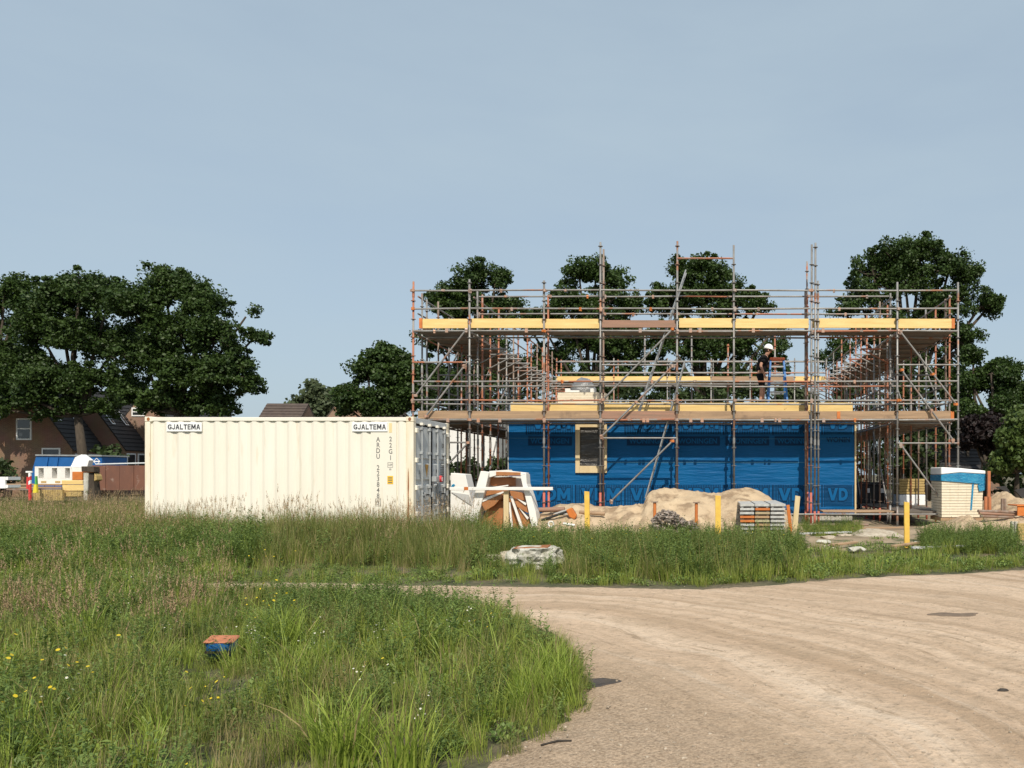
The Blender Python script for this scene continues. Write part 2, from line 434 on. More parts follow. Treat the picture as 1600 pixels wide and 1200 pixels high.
an = t.nodes.new('ShaderNodeMath'); an.operation = 'ARCTAN2'; t.links.new(sp.outputs['Y'], an.inputs[0]); t.links.new(sp.outputs['X'], an.inputs[1])
pol = t.nodes.new('ShaderNodeCombineXYZ'); t.links.new(ln.outputs['Value'], pol.inputs['X']); t.links.new(an.outputs[0], pol.inputs['Y'])
def nn(src, sc, st, det=6, ro=.6):
    mpn = t.nodes.new('ShaderNodeMapping'); mpn.inputs['Scale'].default_value = st
    q = t.nodes.new('ShaderNodeTexNoise'); q.inputs['Scale'].default_value = sc; q.inputs['Detail'].default_value = det; q.inputs['Roughness'].default_value = ro
    t.links.new(src, mpn.inputs['Vector']); t.links.new(mpn.outputs[0], q.inputs['Vector']); return q.outputs['Fac']
def mr(v, a, c, lo=0, hi=1):
    q = t.nodes.new('ShaderNodeMapRange'); q.inputs['From Min'].default_value = a; q.inputs['From Max'].default_value = c
    q.inputs['To Min'].default_value = lo; q.inputs['To Max'].default_value = hi; t.links.new(v, q.inputs['Value']); return q.outputs['Result']
def mxc(f, A, B):
    q = t.nodes.new('ShaderNodeMix'); q.data_type = 'RGBA'
    t.links.new(f, q.inputs['Factor'])
    for v, s in ((A, 'A'), (B, 'B')):
        if isinstance(v, tuple): q.inputs[s].default_value = (*v, 1)
        else: t.links.new(v, q.inputs[s])
    return q.outputs['Result']
streak = nn(pol.outputs[0], 1.0, (4.2, .9, 1), 9, .72)
broad = nn(pol.outputs[0], 1.0, (1.5, .5, 1), 4)
patch = nn(g.outputs['Position'], .9, (1, 1, 1), 6)
dash = nn(pol.outputs[0], 1.0, (11, 6, 1), 7, .68)
dash2 = nn(pol.outputs[0], 1.0, (34, 3.2, 1), 4, .6)
grit = nn(g.outputs['Position'], 55, (1, 1, 1), 5, .7)
crumb = nn(g.outputs['Position'], 17, (1, 1, 1), 6, .65)
col = mxc(mr(broad, .35, .65), (.59, .445, .32), (.47, .34, .235))
rutb = nn(pol.outputs[0], 1.0, (2.0, .16, 1), 2, .5)
col = mxc(mr(rutb, .50, .60, 0, .6), col, (.37, .26, .17))
col = mxc(mr(rutb, .42, .34, 0, .5), col, (.65, .51, .38))
col = mxc(mr(streak, .50, .70, 0, .7), col, (.335, .24, .16))
col = mxc(mr(streak, .46, .34, 0, .6), col, (.61, .50, .39))
col = mxc(mr(nn(g.outputs['Position'], 5.5, (1, 1, 1), 8, .72), .50, .66, 0, .55), col, (.30, .225, .155))
col = mxc(mr(dash, .55, .70, 0, .85), col, (.25, .175, .11))
col = mxc(mr(patch, .56, .74, 0, .7), col, (.37, .27, .18))
col = mxc(mr(crumb, .57, .70, 0, .7), col, (.21, .155, .105))
col = mxc(mr(grit, .62, .75, 0, .55), col, (.16, .115, .08))
col = mxc(mr(grit, .36, .25, 0, .5), col, (.62, .53, .42))
lnw = t.nodes.new('ShaderNodeMath'); lnw.operation = 'MULTIPLY_ADD'; lnw.inputs[1].default_value = 2.6
t.links.new(crumb, lnw.inputs[0]); t.links.new(ln.outputs['Value'], lnw.inputs[2])
col = mxc(mr(lnw.outputs[0], 6.3, 5.0, 0, .8), col, mxc(mr(grit, .4, .6), (.46, .345, .24), (.21, .15, .10)))   # loose brown gravel beside the verge
t.links.new(col, b.inputs['Base Color'])
hsum = t.nodes.new('ShaderNodeMath'); hsum.operation = 'MULTIPLY_ADD'; hsum.inputs[1].default_value = 2.0
t.links.new(crumb, hsum.inputs[0]); t.links.new(dash, hsum.inputs[2])
bp = t.nodes.new('ShaderNodeBump'); bp.inputs['Strength'].default_value = .8; bp.inputs['Distance'].default_value = .016
t.links.new(hsum.outputs[0], bp.inputs['Height']); t.links.new(bp.outputs['Normal'], b.inputs['Normal'])
M['road'] = m
cs = 0.055
gx = np.arange(-9.2, 15.9, cs); gy = np.arange(1.4, 13.4, cs)
XX, YY = np.meshgrid(gx, gy)
jit = 0.10 * np.sin(XX * 7 + 3 * np.sin(YY * 5)) * np.cos(YY * 9)
cellc = inside(ROAD, XX[:-1, :-1] + cs / 2 + jit[:-1, :-1], YY[:-1, :-1] + cs / 2 + .5 * jit[:-1, :-1])
ctr_e = rd_edge(XX[:-1, :-1] + cs / 2, YY[:-1, :-1] + cs / 2)
cellc |= ctr_e < .42
used = np.zeros(XX.shape, bool)
used[:-1, :-1] |= cellc; used[1:, :-1] |= cellc; used[:-1, 1:] |= cellc; used[1:, 1:] |= cellc
idx = -np.ones(XX.shape, int); idx[used] = np.arange(used.sum())
ux, uy = XX[used], YY[used]
ed_ = rd_edge(ux, uy) * np.where(inside(ROAD, ux, uy), 1, -1)
V = [(a, c, road_z(a, c) - 0.008 - .06 * min(1.2, max(0, .25 - e_) / .5)) for a, c, e_ in zip(ux, uy, ed_)]
a, c = np.nonzero(cellc)
me = np_mesh('road', V, np.stack([idx[a, c], idx[a, c + 1], idx[a + 1, c + 1], idx[a + 1, c]], 1), [M['road']], smooth=True)
put(bpy.data.objects.new('road', me), kind='structure')

# bare sandy ground of the building site
M['site'] = mk('site_soil', (.36, .28, .19), (.24, .18, .12), 1.3, .95, bump=.8, bscale=18, c3=(.09, .10, .045), c3lo=.52, c3hi=.62, c3scale=1.1, detail=8)
gx = np.arange(-7.5, 16.01, .2); gy = np.arange(14.6, 40.01, .2)
XX, YY = np.meshgrid(gx, gy)
V = []
for a, c in zip(XX.ravel(), YY.ravel()):
    e = min(1, (c - 14.6) / 2.0, (a + 7.5) / 1.5)
    V.append((a, c, -0.09 + 0.10 * e + .05 * fbm(a, c, .8, 4)))
nx = len(gx); ii = np.arange((len(gy) - 1) * nx).reshape(len(gy) - 1, nx)[:, :-1].ravel()
me = np_mesh('site_ground', V, np.stack([ii, ii + 1, ii + nx + 1, ii + nx], 1), [M['site']], smooth=True)
put(bpy.data.objects.new('site_ground', me), kind='structure')

# ================================================================== house under construction
WY = 22.0
wx0, wx1 = XZ(795, 0, WY)[0], XZ(1335, 0, WY)[0]
house = thing('unfinished_house', 'unfinished timber house wrapped in blue printed membrane inside the scaffold', 'house', ((wx0 + wx1) / 2, WY + 5.5, 0))
hx, hy_ = -(wx0 + wx1) / 2, -(WY + 5.5)
def hp(o):           # parent to the house keeping world coordinates
    o.parent = house; o.location = Vector(o.location) + Vector((hx, hy_, 0)); return o
# membrane
m = bpy.data.materials.new('blue_membrane'); m.use_nodes = True
t = m.node_tree; b = t.nodes['Principled BSDF']; b.inputs['Roughness'].default_value = 0.5; b.inputs['Specular IOR Level'].default_value = .16
g = t.nodes.new('ShaderNodeNewGeometry')
na = nn(g.outputs['Position'], 1.0, (.7, 1, 6.0), 5, .55)
nb = nn(g.outputs['Position'], 1.0, (2.2, 1, 14.0), 4, .5)
nc = nn(g.outputs['Position'], .8, (1, 1, 1), 3)
t.links.new(mxc(mr(nc, .35, .65), (.002, .085, .235), (.003, .100, .265)), b.inputs['Base Color'])
hs = t.nodes.new('ShaderNodeMath'); hs.operation = 'MULTIPLY_ADD'; hs.inputs[1].default_value = 3.0
t.links.new(na, hs.inputs[0]); t.links.new(nb, hs.inputs[2])
bp = t.nodes.new('ShaderNodeBump'); bp.inputs['Strength'].default_value = .55; bp.inputs['Distance'].default_value = .03
t.links.new(hs.outputs[0], bp.inputs['Height']); t.links.new(bp.outputs['Normal'], b.inputs['Normal'])
M['membrane'] = m
wz0, wz1 = 0.30, 3.14
win = (XZ(900, 0, WY)[0], XZ(948, 0, WY)[0], XZ(0, 739, WY)[1], XZ(0, 661.5, WY)[1])     # x0 x1 z0 z1
bm = bmesh.new()
# front wall as a skin with a window opening, gently puckered
def wall_piece(x0, x1, z0, z1):
    nx_, nz_ = max(1, int((x1 - x0) / .12)), max(1, int((z1 - z0) / .12))
    vs = {}
    for i in range(nx_ + 1):
        for j in range(nz_ + 1):
            a = x0 + (x1 - x0) * i / nx_; c = z0 + (z1 - z0) * j / nz_
            vs[i, j] = bm.verts.new((a, WY - .008 * max(0, fbm(a, c * 4, .9, 3)), c))
    for i in range(nx_):
        for j in range(nz_):
            f = bm.faces.new((vs[i, j], vs[i + 1, j], vs[i + 1, j + 1], vs[i, j + 1])); f.smooth = True
wall_piece(wx0, win[0], wz0, wz1); wall_piece(win[1], wx1, wz0, wz1)
wall_piece(win[0], win[1], wz0, win[2]); wall_piece(win[0], win[1], win[3], wz1)
bmesh.ops.remove_doubles(bm, verts=bm.verts[:], dist=.0005)
hp(finish(bm, 'wall', M['membrane'], label='front wall covered in blue printed membrane'))
hp(box('wall', wx0, wx0 + .2, WY + .03, WY + 11, wz0, wz1, M['membrane']))
hp(box('wall', wx1 - .2, wx1, WY + .03, WY + 11, wz0, wz1, M['membrane']))
hp(box('wall', wx0 + .2, wx1 - .2, WY + 10.8, WY + 11, wz0, wz1, M['membrane']))
hp(box('wall_core', wx0 + .2, win[0], WY + .05, WY + .2, wz0, wz1, M['old_board']))
hp(box('wall_core', win[1], wx1 - .2, WY + .05, WY + .2, wz0, wz1, M['old_board']))
hp(box('foundation', wx0 + .05, wx1 - .05, WY + .06, WY + 10.9, -.1, wz0 - .005, M['concrete']))
hp(box('floor_slab', wx0 + .03, wx1 - .03, WY + .06, WY + 11, wz1 + .004, 3.44, M['old_board']))
# yellow rim boards round the first floor
rim = [798, 850, 856, 937, 941, 1057, 1062, 1140, 1144, 1266, 1272, 1330]
for i in range(0, len(rim), 2):
    a, c = XZ(rim[i], 0, WY)[0], XZ(rim[i + 1] + 3, 0, WY)[0]
    hp(box('rim_board', a, c - .02, WY - .02, WY + .035, 3.145, 3.485 + random.uniform(-.012, .012), M['yellow_wood'], bevel=.004))
# end post of fresh timber at the right edge and a lath at the left
hp(box('corner_lath', wx1 + .003, wx1 + .05, WY - .03, WY + .12, wz0, wz1, M['pine'], bevel=.004))
hp(box('corner_lath', wx0 - .03, wx0 - .003, WY - .01, WY + .1, wz0 + .4, wz1, M['fleece'], bevel=.004))
# window: wooden frame with dark plastic sheet stapled over it
fw = .115
wf = hp(box('window_frame', win[0] + fw, win[1] - fw, WY - .06, WY + .06, win[3] - fw, win[3] + .02, M['pine'], bevel=.006))
for (a, c, d, e) in ((win[0] - .01, win[0] + fw, win[2], win[3] + .02), (win[1] - fw, win[1] + .01, win[2], win[3] + .02)):
    s_ = hp(box('window_jamb', a, c, WY - .062, WY + .06, d, e, M['pine'], bevel=.006))
hp(box('window_sill', win[0] + fw + .002, win[1] - fw - .002, WY - .075, WY + .06, win[2], win[2] + .2, M['pine'], bevel=.006))
bm = bmesh.new()
vs = {}
for i in range(11):
    for j in range(19):
        a = win[0] + fw + (win[1] - win[0] - 2 * fw) * i / 10; c = win[2] + .2 + (win[3] - fw - win[2] - .2) * j / 18
        vs[i, j] = bm.verts.new((a, WY + .01 + .035 * fbm(a * .6, c * 3, 2.2, 3), c))
for i in range(10):
    for j in range(18):
        f = bm.faces.new((vs[i, j], vs[i + 1, j], vs[i + 1, j + 1], vs[i, j + 1])); f.smooth = True
hp(finish(bm, 'plastic_sheet', M['film_dark'], label='dark plastic sheet over the window opening'))
# seams and tape lines of the membrane
for (x0, x1, z, hgt) in ((wx0 + .05, win[0] - .02, 1.775, .018), (win[1] + .02, 1.02, 1.765, .018), (1.04, wx1 - 1.4, 1.76, .02), (wx0 + .02, -4.5, 2.46, .012), (.75, 4.2, 2.44, .010)):
    hp(box('membrane_seam', x0, x1, WY - .016, WY - .012, z, z + hgt, M['pale_line']))
# printed lettering: VDM over WONINGEN, in two rows
LET = {'L': [[(0, 0), (0, 1), (.28, 1), (.28, .22), (1, .22), (1, 0)]], 'T': [[(.36, 0), (.36, .78), (0, .78), (0, 1), (1, 1), (1, .78), (.64, .78), (.64, 0)]],
       'E': [[(0, 0), (0, 1), (1, 1), (1, .8), (.28, .8), (.28, .61), (.9, .61), (.9, .41), (.28, .41), (.28, .2), (1, .2), (1, 0)]],
       'J': [[(.72, 1), (1, 1), (1, .25), (.82, .04), (.6, 0), (.35, 0), (.12, .06), (0, .25), (0, .34), (.27, .34), (.34, .22), (.5, .2), (.66, .22), (.72, .34)]],
       'G': [[(1, .76), (.75, .70), (.62, .78), (.45, .8), (.32, .7), (.27, .5), (.32, .3), (.45, .2), (.62, .2), (.72, .27), (.72, .36), (.52, .36), (.52, .55), (1, .55), (1, .16), (.8, .04), (.5, 0), (.2, .1), (.03, .3), (0, .5), (.03, .7), (.2, .9), (.5, 1), (.8, .96), (.95, .86)]],
       'A': [[(0, 0), (.36, 1), (.5, 1), (.5, .72), (.26, 0)], [(1, 0), (.74, 0), (.5, .72), (.5, 1), (.64, 1)], [(.36, .24), (.64, .24), (.59, .42), (.41, .42)]],
       'V': [[(0, 1), (.28, 1), (.5, .35), (.72, 1), (1, 1), (.64, 0), (.36, 0)]],
       'M': [[(0, 0), (0, 1), (.27, 1), (.5, .5), (.73, 1), (1, 1), (1, 0), (.75, 0), (.75, .55), (.58, .15), (.42, .15), (.25, .55), (.25, 0)]],
       'D': [[(0, 0), (.28, .24), (.28, .76), (0, 1)], [(0, 1), (.28, .76), (.5, .76), (.55, 1)], [(.55, 1), (.5, .76), (.66, .66), (.85, .88)], [(.85, .88), (.66, .66), (.72, .5), (1, .65)], [(1, .65), (.72, .5), (1, .35)],
             [(1, .35), (.72, .5), (.66, .34), (.85, .12)], [(.85, .12), (.66, .34), (.5, .24), (.55, 0)], [(.55, 0), (.5, .24), (.28, .24), (0, 0)]]}
def block_letters(word, mat, grow=0.0, wid={'V': .36, 'D': .31, 'M': .38}, gap=.03, hgt=.36):
    bm = bmesh.new(); x_ = 0
    shifts = [(0, 0)] if not grow else [(grow, grow), (-grow, grow), (grow, -grow), (-grow, -grow), (0, grow * 1.3), (0, -grow * 1.3)]
    for ch in word:
        for si, (sx0, sz0) in enumerate(shifts):
            for pi_, poly in enumerate(LET[ch]):
                f = bm.faces.new([bm.verts.new((x_ + px * wid[ch] + sx0, pz * hgt + sz0, .0003 * si + .0002 * (pi_ if ch == 'A' else 0))) for px, pz in poly])
        x_ += wid[ch] + gap
    me = bpy.data.meshes.new('printed_lettering'); bm.to_mesh(me); bm.free(); me.materials.append(mat); return me
me_v = block_letters('VDM', M['blue_lip']); me_vo = block_letters('VDM', M['navy'], .020)
me_w = text_mesh('WONINGEN', .205, .004, 'LEFT', 1.0)
for mm, ma in ((me_v, M['blue_lip']), (me_vo, M['navy']), (me_w, M['navy'])):
    mm.materials.clear(); mm.materials.append(ma)
me_wb = me_w.copy(); me_wb.materials.clear(); me_wb.materials.append(M['blue_lip'])
vw = 1.0
bm = bmesh.new()
for k in range(27):
    a = -.10 + k * .048
    bm_box(bm, a, a + .022, -.002, 0, -.19, .53)
for a in (-.17, 1.235):
    bm_box(bm, a, a + .04, -.002, 0, -.20, .53)
me_s = bpy.data.meshes.new('printed_stripes'); bm.to_mesh(me_s); bm.free(); me_s.materials.append(M['navy'])
bm = bmesh.new(); bm_box(bm, -.06, 1.19, -.002, 0, -.06, .20)
me_b = bpy.data.meshes.new('printed_box'); bm.to_mesh(me_b); bm.free(); me_b.materials.append(M['navy'])
def ob(name, me, loc, rot=(R(90), 0, 0), sc=(1, 1, 1)):
    o = bpy.data.objects.new(name, me); o.location = loc; o.rotation_euler = rot; o.scale = sc
    put(o); return hp(o)
def bl(x, w): return wx0 + .02 <= x - .18 and x + w <= wx1 - .02
for k, px in enumerate((831, 908, 985, 1062, 1139, 1216)):
    x0 = XZ(px, 0, WY)[0]
    sx = 1.0 / vw
    for row, z in ((0, XZ(0, 782, WY)[1]), (1, 2.50 + .27)):
        if row == 1 and win[0] - 1.25 < x0 < win[1] + .2: continue
        zz = z - (.035 if row else 0)
        ob('printed_stripes', me_s, (x0, WY - .0125, zz), (0, 0, 0), (1, 1, .85))
        ob('printed_outline', me_vo, (x0, WY - .0165, zz), sc=(1, 1, 1))
        ob('printed_lettering', me_v, (x0, WY - .0195, zz), sc=(1, 1, 1))
        if row == 1:
            ob('printed_box', me_b, (x0 - .04, WY - .0135, zz - .42), (0, 0, 0))
            ob('printed_lettering', me_wb, (x0 - .03, WY - .018, zz - .42), sc=(.95, 1, 1))
        else:
            ob('printed_lettering', me_w, (x0 - .03, WY - .0155, zz - .385), sc=(.95, 1, 1))
# last repeat is cut off by the corner: VD only
x0 = XZ(1293, 0, WY)[0]
me_vd = block_letters('VD', M['blue_lip']); me_vdo = block_letters('VD', M['navy'], .020); me_wo = text_mesh('WONIN', .205, .004)
for mm, ma in ((me_vd, M['blue_lip']), (me_vdo, M['navy']), (me_wo, M['navy'])):
    mm.materials.clear(); mm.materials.append(ma)
for z in (XZ(0, 782, WY)[1], 2.735):
    ob('printed_outline', me_vdo, (x0, WY - .0165, z), sc=(.82, 1, 1))
    ob('printed_lettering', me_vd, (x0, WY - .0195, z), sc=(.82, 1, 1))
    ob('printed_lettering', me_wo, (x0 - .03, WY - .0155, z - .385), sc=(.90, 1, 1))
    ob('printed_stripes', me_s, (x0, WY - .0125, z), (0, 0, 0), (.60, 1, .85))

# ================================================================== scaffold
FY = 21.0; IY = 21.73; BY = 34.0; BIY = 33.27
sx_ = [XZ(px, 0, FY)[0] for px in (645, 734, 850, 938, 1057, 1147, 1267, 1402, 1497)]
scaf = thing('scaffold', 'tall steel tube scaffold with timber toe boards around the unfinished blue house', 'scaffold', (0, FY, 0))
TR = .026
def W(v): return (v[0], v[1] - FY, v[2])
_std = {}
def standard(x, y, z0, z1, mat, jack=.12, r=TR, name='standard'):
    """upright tube with its rosettes and spigot joint rings; the jack below is a sub-part"""
    L = round(z1 - z0, 2); key = (L, mat.name, r)
    if key not in _std:
        bm = bmesh.new()
        bm_tube(bm, [(0, 0, 0), (0, 0, L)], r, 10)
        z = .32
        while z < L - .05:
            bmesh.ops.create_cone(bm, cap_ends=True, segments=10, radius1=r * 2.3, radius2=r * 2.3, depth=.012, matrix=Matrix.Translation((0, 0, z)))
            z += .5
        z = 2.0
        while z < L - .2:
            bmesh.ops.create_cone(bm, cap_ends=True, segments=10, radius1=r * 1.22, radius2=r * 1.22, depth=.16, matrix=Matrix.Translation((0, 0, z)))
            z += 2.0
        me = bpy.data.meshes.new('standard'); bm.to_mesh(me); bm.free(); me.materials.append(mat); _std[key] = me
    o = bpy.data.objects.new(name, _std[key]); o.location = (x, y - FY, z0); o.rotation_euler = (R(random.uniform(-.25, .25)), R(random.uniform(-.25, .25)), random.uniform(0, 6))
    put(o, scaf)
    if jack:
        bm = bmesh.new()
        bm_tube(bm, [(0, 0, -z0 + .0), (0, 0, jack)], r * 1.22, 10)
        bm_box(bm, -.075, .075, -.075, .075, -z0 - .02, -z0 + .006)
        finish(bm, 'base_jack', M['red_jack'] if random.random() < .75 else M['galv'], o)
    return o
def member(name, a, b, mat=None, r=TR * .92, ends=True):
    mat = mat or (M['galv'] if random.random() < .87 else M['orange_tube'])
    o = tube(name, W(a), W(b), r, mat, scaf, n=8)
    return o
_cp = None
def coupler(p, s=1.0):
    global _cp
    if _cp is None:
        bm = bmesh.new()
        bmesh.ops.create_cone(bm, cap_ends=True, segments=8, radius1=.05, radius2=.05, depth=.07)
        bm_box(bm, -.02, .075, -.035, .035, -.03, .03)
        _cp = [bpy.data.meshes.new('coupler') for _ in range(2)]
        for q, ma in zip(_cp, ('coupler', 'orange_paint')):
            bm.to_mesh(q); q.materials.append(M[ma])
        bm.free()
    o = bpy.data.objects.new('coupler', random.choice(_cp[:1] * 3 + _cp[1:])); o.location = W(p); o.rotation_euler = (0, R(random.choice((0, 90))), random.uniform(0, 6)); o.scale = (s, s, s)
    put(o, scaf)
ZT, ZL = 5.40, 2.95              # the two deck levels
ZG = .42                         # ground platform at the right
tops = [6.70, 6.76, 6.73, 7.78, 7.80, 7.70, 7.72, 6.68, 6.68]
itops = [6.55, 6.62, 6.50, 7.55, 6.40, 6.40, 7.45, 6.55, 6.50]
pick = lambda p=.25: M['orange_tube'] if random.random() < p else M['galv']
for i, x in enumerate(sx_):
    standard(x, FY, .35, tops[i], pick(.12), r=.028, jack=(.58 if i in (2, 3, 6) else .2))
    standard(x + random.uniform(-.02, .02), IY, .35, itops[i], pick(.2), jack=(.58 if i in (2, 3, 6) else .2))
# extra doubled tubes of the hoist bay
standard(sx_[6] + .10, FY - .03, .30, 7.74, M['galv'], r=.028); standard(sx_[6] + .21, FY + .02, .30, 6.72, M['galv'], r=.026)
standard(sx_[3] + .06, FY + .14, .35, 7.62, M['rust_tube'])
standard(sx_[6] - .06, IY - .1, .30, 6.6, M['rust_tube'])
def along_x(z, y, i0, i1, name, mat=None, joints=True):
    for i in range(i0, i1):
        a, c = sx_[i], sx_[i + 1]
        member(name, (a + .03, y - .035, z + random.uniform(-.012, .012)), (c - .03, y - .035, z + random.uniform(-.012, .012)), mat)
        if joints:
            coupler((a + .02, y - .04, z)) if random.random() < .55 else None
            if random.random() < .45: coupler((a + (c - a) * random.uniform(.25, .75), y - .04, z - .0), .8)
for z, nm in ((6.45, 'guard_rail'), (5.95, 'guard_rail'), (ZT - .06, 'ledger'), (3.97, 'guard_rail'), (3.45, 'guard_rail'), (ZL - .03, 'ledger')):
    along_x(z, FY, 0, 8, nm)
for z, nm in ((6.47, 'guard_rail'), (5.97, 'guard_rail')):
    along_x(z, IY + .06, 1, 7, nm)
for z, nm in ((ZT - .1, 'ledger'), (3.92, 'guard_rail'), (3.42, 'guard_rail'), (ZL - .08, 'ledger')):
    along_x(z, IY + .06, 0, 8, nm, joints=False)
member('ledger', (sx_[0], FY - .03, 4.49), (sx_[1], FY - .03, 4.49)); member('ledger', (sx_[7], FY - .03, 4.42), (sx_[8], FY - .03, 4.42))
member('ledger', (sx_[3], FY - .03, 2.42), (sx_[4], FY - .03, 2.42), M['galv']); member('ledger', (sx_[3] + .05, FY - .03, 4.42), (sx_[4], FY - .03, 4.42), M['galv'])
member('ledger', (sx_[7], FY - .03, 2.28), (sx_[8], FY - .03, 2.28), M['galv'])
member('ledger', (sx_[4] + .03, FY - .02, 7.33), (sx_[5] - .03, FY - .02, 7.33), M['orange_tube'])
member('ledger', (sx_[0], FY - .03, 2.3), (sx_[1], FY - .03, 2.3), M['galv'])
for (p0, p1) in (((730, 513), (648, 620)), ((727, 570), (664, 652)), ((940, 627), (1053, 512)), ((938, 684), (1053, 570)), ((953, 785), (1053, 687)), ((1405, 516), (1496, 634)), ((1407, 576), (1491, 690)), ((1406, 693), (1490, 808)), ((733, 690), (650, 780))):
    a, c = P(*p0, FY - .06), P(*p1, FY - .06)
    member('brace', a, c, M['galv'], .026)
    coupler(a.lerp(c, .02)); coupler(a.lerp(c, .98))
    if random.random() < .6: coupler(a.lerp(c, random.uniform(.3, .75)), .9)
# toe boards: fresh yellow on the top lift, weathered on the lower one
def toe(px0, px1, z0, z1, mat, y=FY + .045, th=.04, lab=None):
    a, c = XZ(px0, 0, FY)[0], XZ(px1, 0, FY)[0]
    dz = random.uniform(-.01, .01)
    return box('toe_board', a, c, y - FY, y + th - FY, z0 + dz, z1 + dz, mat, scaf, bevel=.004)
for a, c in ((659, 730), (735, 848), (851, 936), (1061, 1146), (1149, 1264), (1268, 1400), (1403, 1488)):
    toe(a, c, 5.44, 5.70, M['yellow_wood'])
box('toe_board_end', XZ(656, 0, FY)[0] - .035, XZ(656, 0, FY)[0] + .045, .035, .095, 5.43, 5.71, M['orange_paint'], scaf)
box('toe_board_end', XZ(1488, 0, FY)[0] + .002, XZ(1491, 0, FY)[0] + .03, .035, .095, 5.43, 5.70, M['orange_paint'], scaf)
toe(940, 1056, 5.46, 5.66, M['red_board'])
for a, c, mm in ((652, 733, 'old_board'), (735, 849, 'old_board'), (851, 937, 'old_board'), (939, 1056, 'red_board'), (1058, 1146, 'old_board'), (1148, 1265, 'old_board'), (1268, 1308, 'old_board'), (1312, 1400, 'old_board'), (1403, 1487, 'old_board')):
    toe(a, c, 2.95, 3.165, M[mm])
for px in (1310, 1488): box('toe_board_end', XZ(px, 0, FY)[0] - .03, XZ(px, 0, FY)[0] + .06, .038, .092, 2.955, 3.155, M['orange_paint'], scaf)
# board clamps hanging under the boards
for px in (700, 755, 783, 829, 1000, 1008, 1083, 1098, 1184, 1222, 1293):
    for zz, ch in ((2.90, .8), (5.35, .5)):
        if random.random() < ch:
            x = XZ(px + random.uniform(-8, 8), 0, FY)[0]
            box('board_clamp', x - .04, x + .04, -.06, -.02, zz - .05, zz + .06, M['coupler'], scaf)
# decks
def deck(x0, x1, y0, y1, z):
    bm = bmesh.new()
    bm_box(bm, x0 + .004, x1 - .004, y0, y1, z - .05, z)
    o = finish(bm, 'deck_plank', M['deck'], scaf); o.location = (0, -FY, random.uniform(-.004, .004)); return o
for i in range(8):
    for z in (ZT, ZL):
        for k in range(2):
            deck(sx_[i] + .05, sx_[i + 1] - .05, FY + .09 + k * .31, FY + .09 + (k + 1) * .31, z)
    for z in (ZT, ZL):
        for x in (sx_[i] + .02,):
            member('transom', (x, FY, z - .1), (x, IY, z - .1), M['galv'])
NY = 12
yy = [IY + .35 + (BIY - IY - .35) * k / NY for k in range(NY + 1)]
for side in (0, 1):
    xa, xb = (sx_[0], sx_[1]) if side == 0 else (sx_[7], sx_[8])
    xin = xb if side == 0 else xa                     # the row next to the house
    dirn = 1 if side == 0 else -1
    for k, y in enumerate(yy):
        standard(xa + random.uniform(-.03, .03), y, .3, random.choice((6.45, 6.6, 6.3, 5.9)), random.choice((M['orange_tube'], M['galv'], M['orange_tube'], M['rust_tube'])))
        standard(xb + random.uniform(-.03, .03), y + random.uniform(-.1, .1), .3, random.choice((6.45, 6.6, 6.3, 5.9)), random.choice((M['orange_tube'], M['galv'], M['orange_tube'], M['rust_tube'])))
        if k % 2 == 0:
            standard((xa + xb) / 2 + random.uniform(-.3, .3), y + .3, .3, 5.2, pick(.5), r=.022)
        # console bracket towards the house under the top deck
        y2 = y + random.uniform(-.08, .08)
        mm = pick(.3)
        member('console_bracket', (xin, y2, 5.02), (xin + dirn * .78, y2, 5.02), mm)
        member('console_bracket', (xin, y2, 4.62), (xin + dirn * .74, y2, 5.0), mm, .02)
        member('transom', (xa, y, ZT - .09), (xb, y, ZT - .09), M['rust_tube'])
        member('transom', (xa, y, ZL - .09), (xb, y, ZL - .09), M['rust_tube'])
        if k % 3 == 1: member('transom', (xa, y, 4.4), (xb, y, 4.4))
    for x in (xa, xb):
        for z in (6.4, 5.92, ZT - .1, 3.95, 3.45, ZL - .1):
            if x == xin and z > 5.8: zz = z - .02
            else: zz = z
            for q in range(3):
                member('guard_rail' if z not in (ZT - .1, ZL - .1) else 'ledger', (x - .03, yy[q * 4] - .6, zz), (x - .03, yy[q * 4 + 4], zz))
    for q in range(0, NY, 4):
        member('brace', (xa if side == 0 else xb, yy[q], ZL), (xa if side == 0 else xb, yy[min(q + 3, NY)], ZT))
        member('brace', (xin, yy[q + 1], ZL + .1), (xin, yy[min(q + 3, NY)], 4.2))
        member('brace', (xin, yy[q], .5), (xin, yy[min(q + 2, NY)], ZL - .2))
    n = 5; w = (xb - xa - .1) / n
    for q in range(0, NY, 2):
        for z in (ZT, ZL):
            for k in range(n):
                deck(xa + .05 + k * w, xa + .05 + (k + 1) * w, yy[q] - (.33 if q == 0 else 0), yy[q + 2] - .01, z)
    # side toe boards
    for z0, z1 in ((5.44, 5.64), (2.98, 3.18)):
        for q in range(0, NY, 4):
            xo = xa if side == 0 else xb
            box('toe_board', xo - .02, xo + .02, yy[q] - FY - .3, yy[q + 4] - FY - .33, z0, z1, M['old_board'], scaf)
